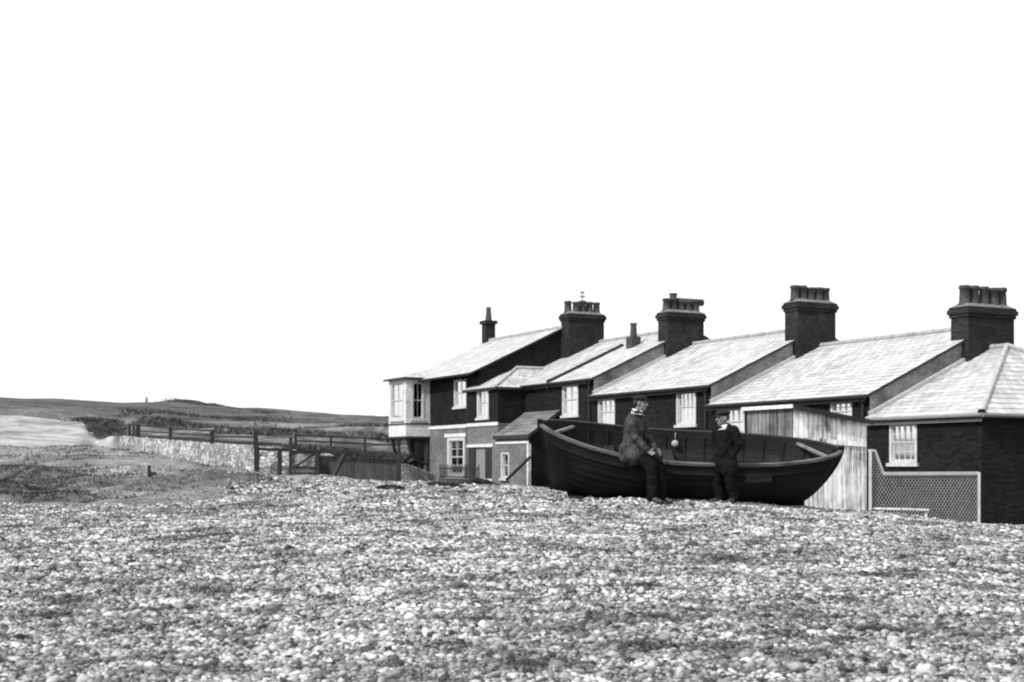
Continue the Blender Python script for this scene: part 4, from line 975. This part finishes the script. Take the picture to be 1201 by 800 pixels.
for i in range(1,15):
    x=344.5+25.5*i/15; m=MB(); m.beam(Q(x,531,fz+.06),Q(x,555,fz+.06),.03,.02,up=(0,1,0)); m.build('slat',M['panel'],gt)
# boarded fence right of the gate
bf=thing('board_fence',(Q(375,560).x,GZd+.2,zz(375,560)),'low dark boarded fence between the gate and the bay house','fence')
m=MB(); n=44
for i in range(n):
    x0,x1=375+92*i/n,375+92*(i+1)/n; Zb=GZd+.25+.02*(i%2); a,b=at(x0+.1,0,Zb),at(x1-.1,0,Zb); t=EYE+(HOR-(534+3*i/n))/F*Zb; g=gz(a.x,Zb)-.2
    m.hexa([Vector((a.x,Zb,g)),Vector((b.x,Zb,g)),Vector((b.x,Zb+.03,g)),Vector((a.x,Zb+.03,g)),Vector((a.x,Zb,t)),Vector((b.x,Zb,t)),Vector((b.x,Zb+.03,t)),Vector((a.x,Zb+.03,t))])
m.build('boards',m_plank('dark_fence_boards',.025,.085,.12),bf)  # boards coloured a mottled dark grey
m=MB(); a=Q(403,534,58.9); b=Q(389.5,566,57.6); b.z=gz(b.x,b.y)-.1; m.beam(a,b,.17,.15); o=m.build('timber_prop',M['timber']); tag(o,'dark timber prop leaning on the fence rail right of the gate','prop')
m=MB(); a=Q(398,561,56.5); m.beam(Vector((a.x,a.y,gz(a.x,a.y)-.1)),a+UP*.12,.06,.06,up=(0,1,0)); o=m.build('short_stake',M['timber']); tag(o,'short dark stake in the shingle at the foot of the prop','stake')
U=lambda x,y:at(x,y,70)
def upost(x,top,w_): a=U(x,top); return (Vector((a.x,a.y,gz(a.x,a.y)-.2)),a,w_)
rail_fence('bank_fence','thin dark rail fence on the bank above the boarded fence',
 [upost(346.5,509,1.1),upost(388,511,1),upost(428,513,1),upost(468,515,1)],
 [(U(346,510.5),U(388,512)),(U(388,512),U(428,514)),(U(428,514),U(470,516.5)),(U(346,517),U(388,518.5)),(U(388,518.5),U(428,520.5)),(U(428,520.5),U(470,522.5))],M['timber'],.12,(.05,.09))
q=at(175,557,46); g=gz(q.x,q.y); m=MB(); m.beam((q.x,q.y,g-.15),(q.x,q.y,g+.38),.09,.09,up=(0,1,0)); m.beam((q.x-.02,q.y-.06,g+.12),(q.x+.26,q.y-.06,g+.1),.05,.1); o=m.build('marker_stake',M['timber']); tag(o,'short dark stake with a side arm on the grassy hummocks','stake')
q=at(172,470,402); g=gz(q.x,q.y); m=MB(); m.beam((q.x,q.y,g-.5),(q.x,q.y,g+1.6),.6,.6,up=(0,1,0),tw=.4,th=.4); m.beam((q.x,q.y,g+1.59),(q.x,q.y,g+1.85),.55,.55,up=(0,1,0)); o=m.build('boundary_stone',M['pot']); tag(o,'tiny dark pillar on the skyline left of the earthwork','pillar')

# ------------------------------------------------------------------ light, sky, camera
SD=Vector((-.74,-.67,0)).normalized(); EL=math.radians(40)
sd=Vector((SD.x*math.cos(EL),SD.y*math.cos(EL),math.sin(EL)))
sl=bpy.data.lights.new('Sun','SUN'); sl.energy=3.2; sl.angle=math.radians(1.5); sl.color=(1,.998,.995)
so=bpy.data.objects.new('Sun',sl); COL.objects.link(so); so.rotation_euler=(-sd).to_track_quat('-Z','Y').to_euler(); so.location=(-20,-10,30)
wd=bpy.data.worlds.new('World'); SC.world=wd; wd.use_nodes=True; nt=wd.node_tree
sk=N(nt,'ShaderNodeTexSky',sky_type='NISHITA'); sk.sun_disc=False; sk.sun_elevation=EL; sk.sun_rotation=math.atan2(SD.x,SD.y)%(2*math.pi); sk.dust_density=4; sk.air_density=1.2
bw=N(nt,'ShaderNodeRGBToBW'); nt.links.new(sk.outputs[0],bw.inputs[0])
mx=mix(nt,.8,bw.outputs[0],8.6)       # thin white overcast over the whole sky
bg=nt.nodes['Background']; bg.inputs['Strength'].default_value=.12; nt.links.new(mx,bg.inputs['Color'])
cd=bpy.data.cameras.new('Camera'); cd.sensor_width=36; cd.lens=F/1201*36; cd.shift_y=(HOR-400)/1201; cd.clip_end=5000; cd.clip_start=.1
cam=bpy.data.objects.new('Camera',cd); COL.objects.link(cam); cam.location=(0,0,EYE); cam.rotation_euler=(math.radians(90),0,0); SC.camera=cam
vs=SC.view_settings; vs.view_transform='Standard'; vs.look='None'; vs.exposure=.40; vs.gamma=1; vs.use_curve_mapping=False
SC.cycles.filter_width=2.1
cd.dof.use_dof=True; cd.dof.focus_distance=32; cd.dof.aperture_fstop=2.6
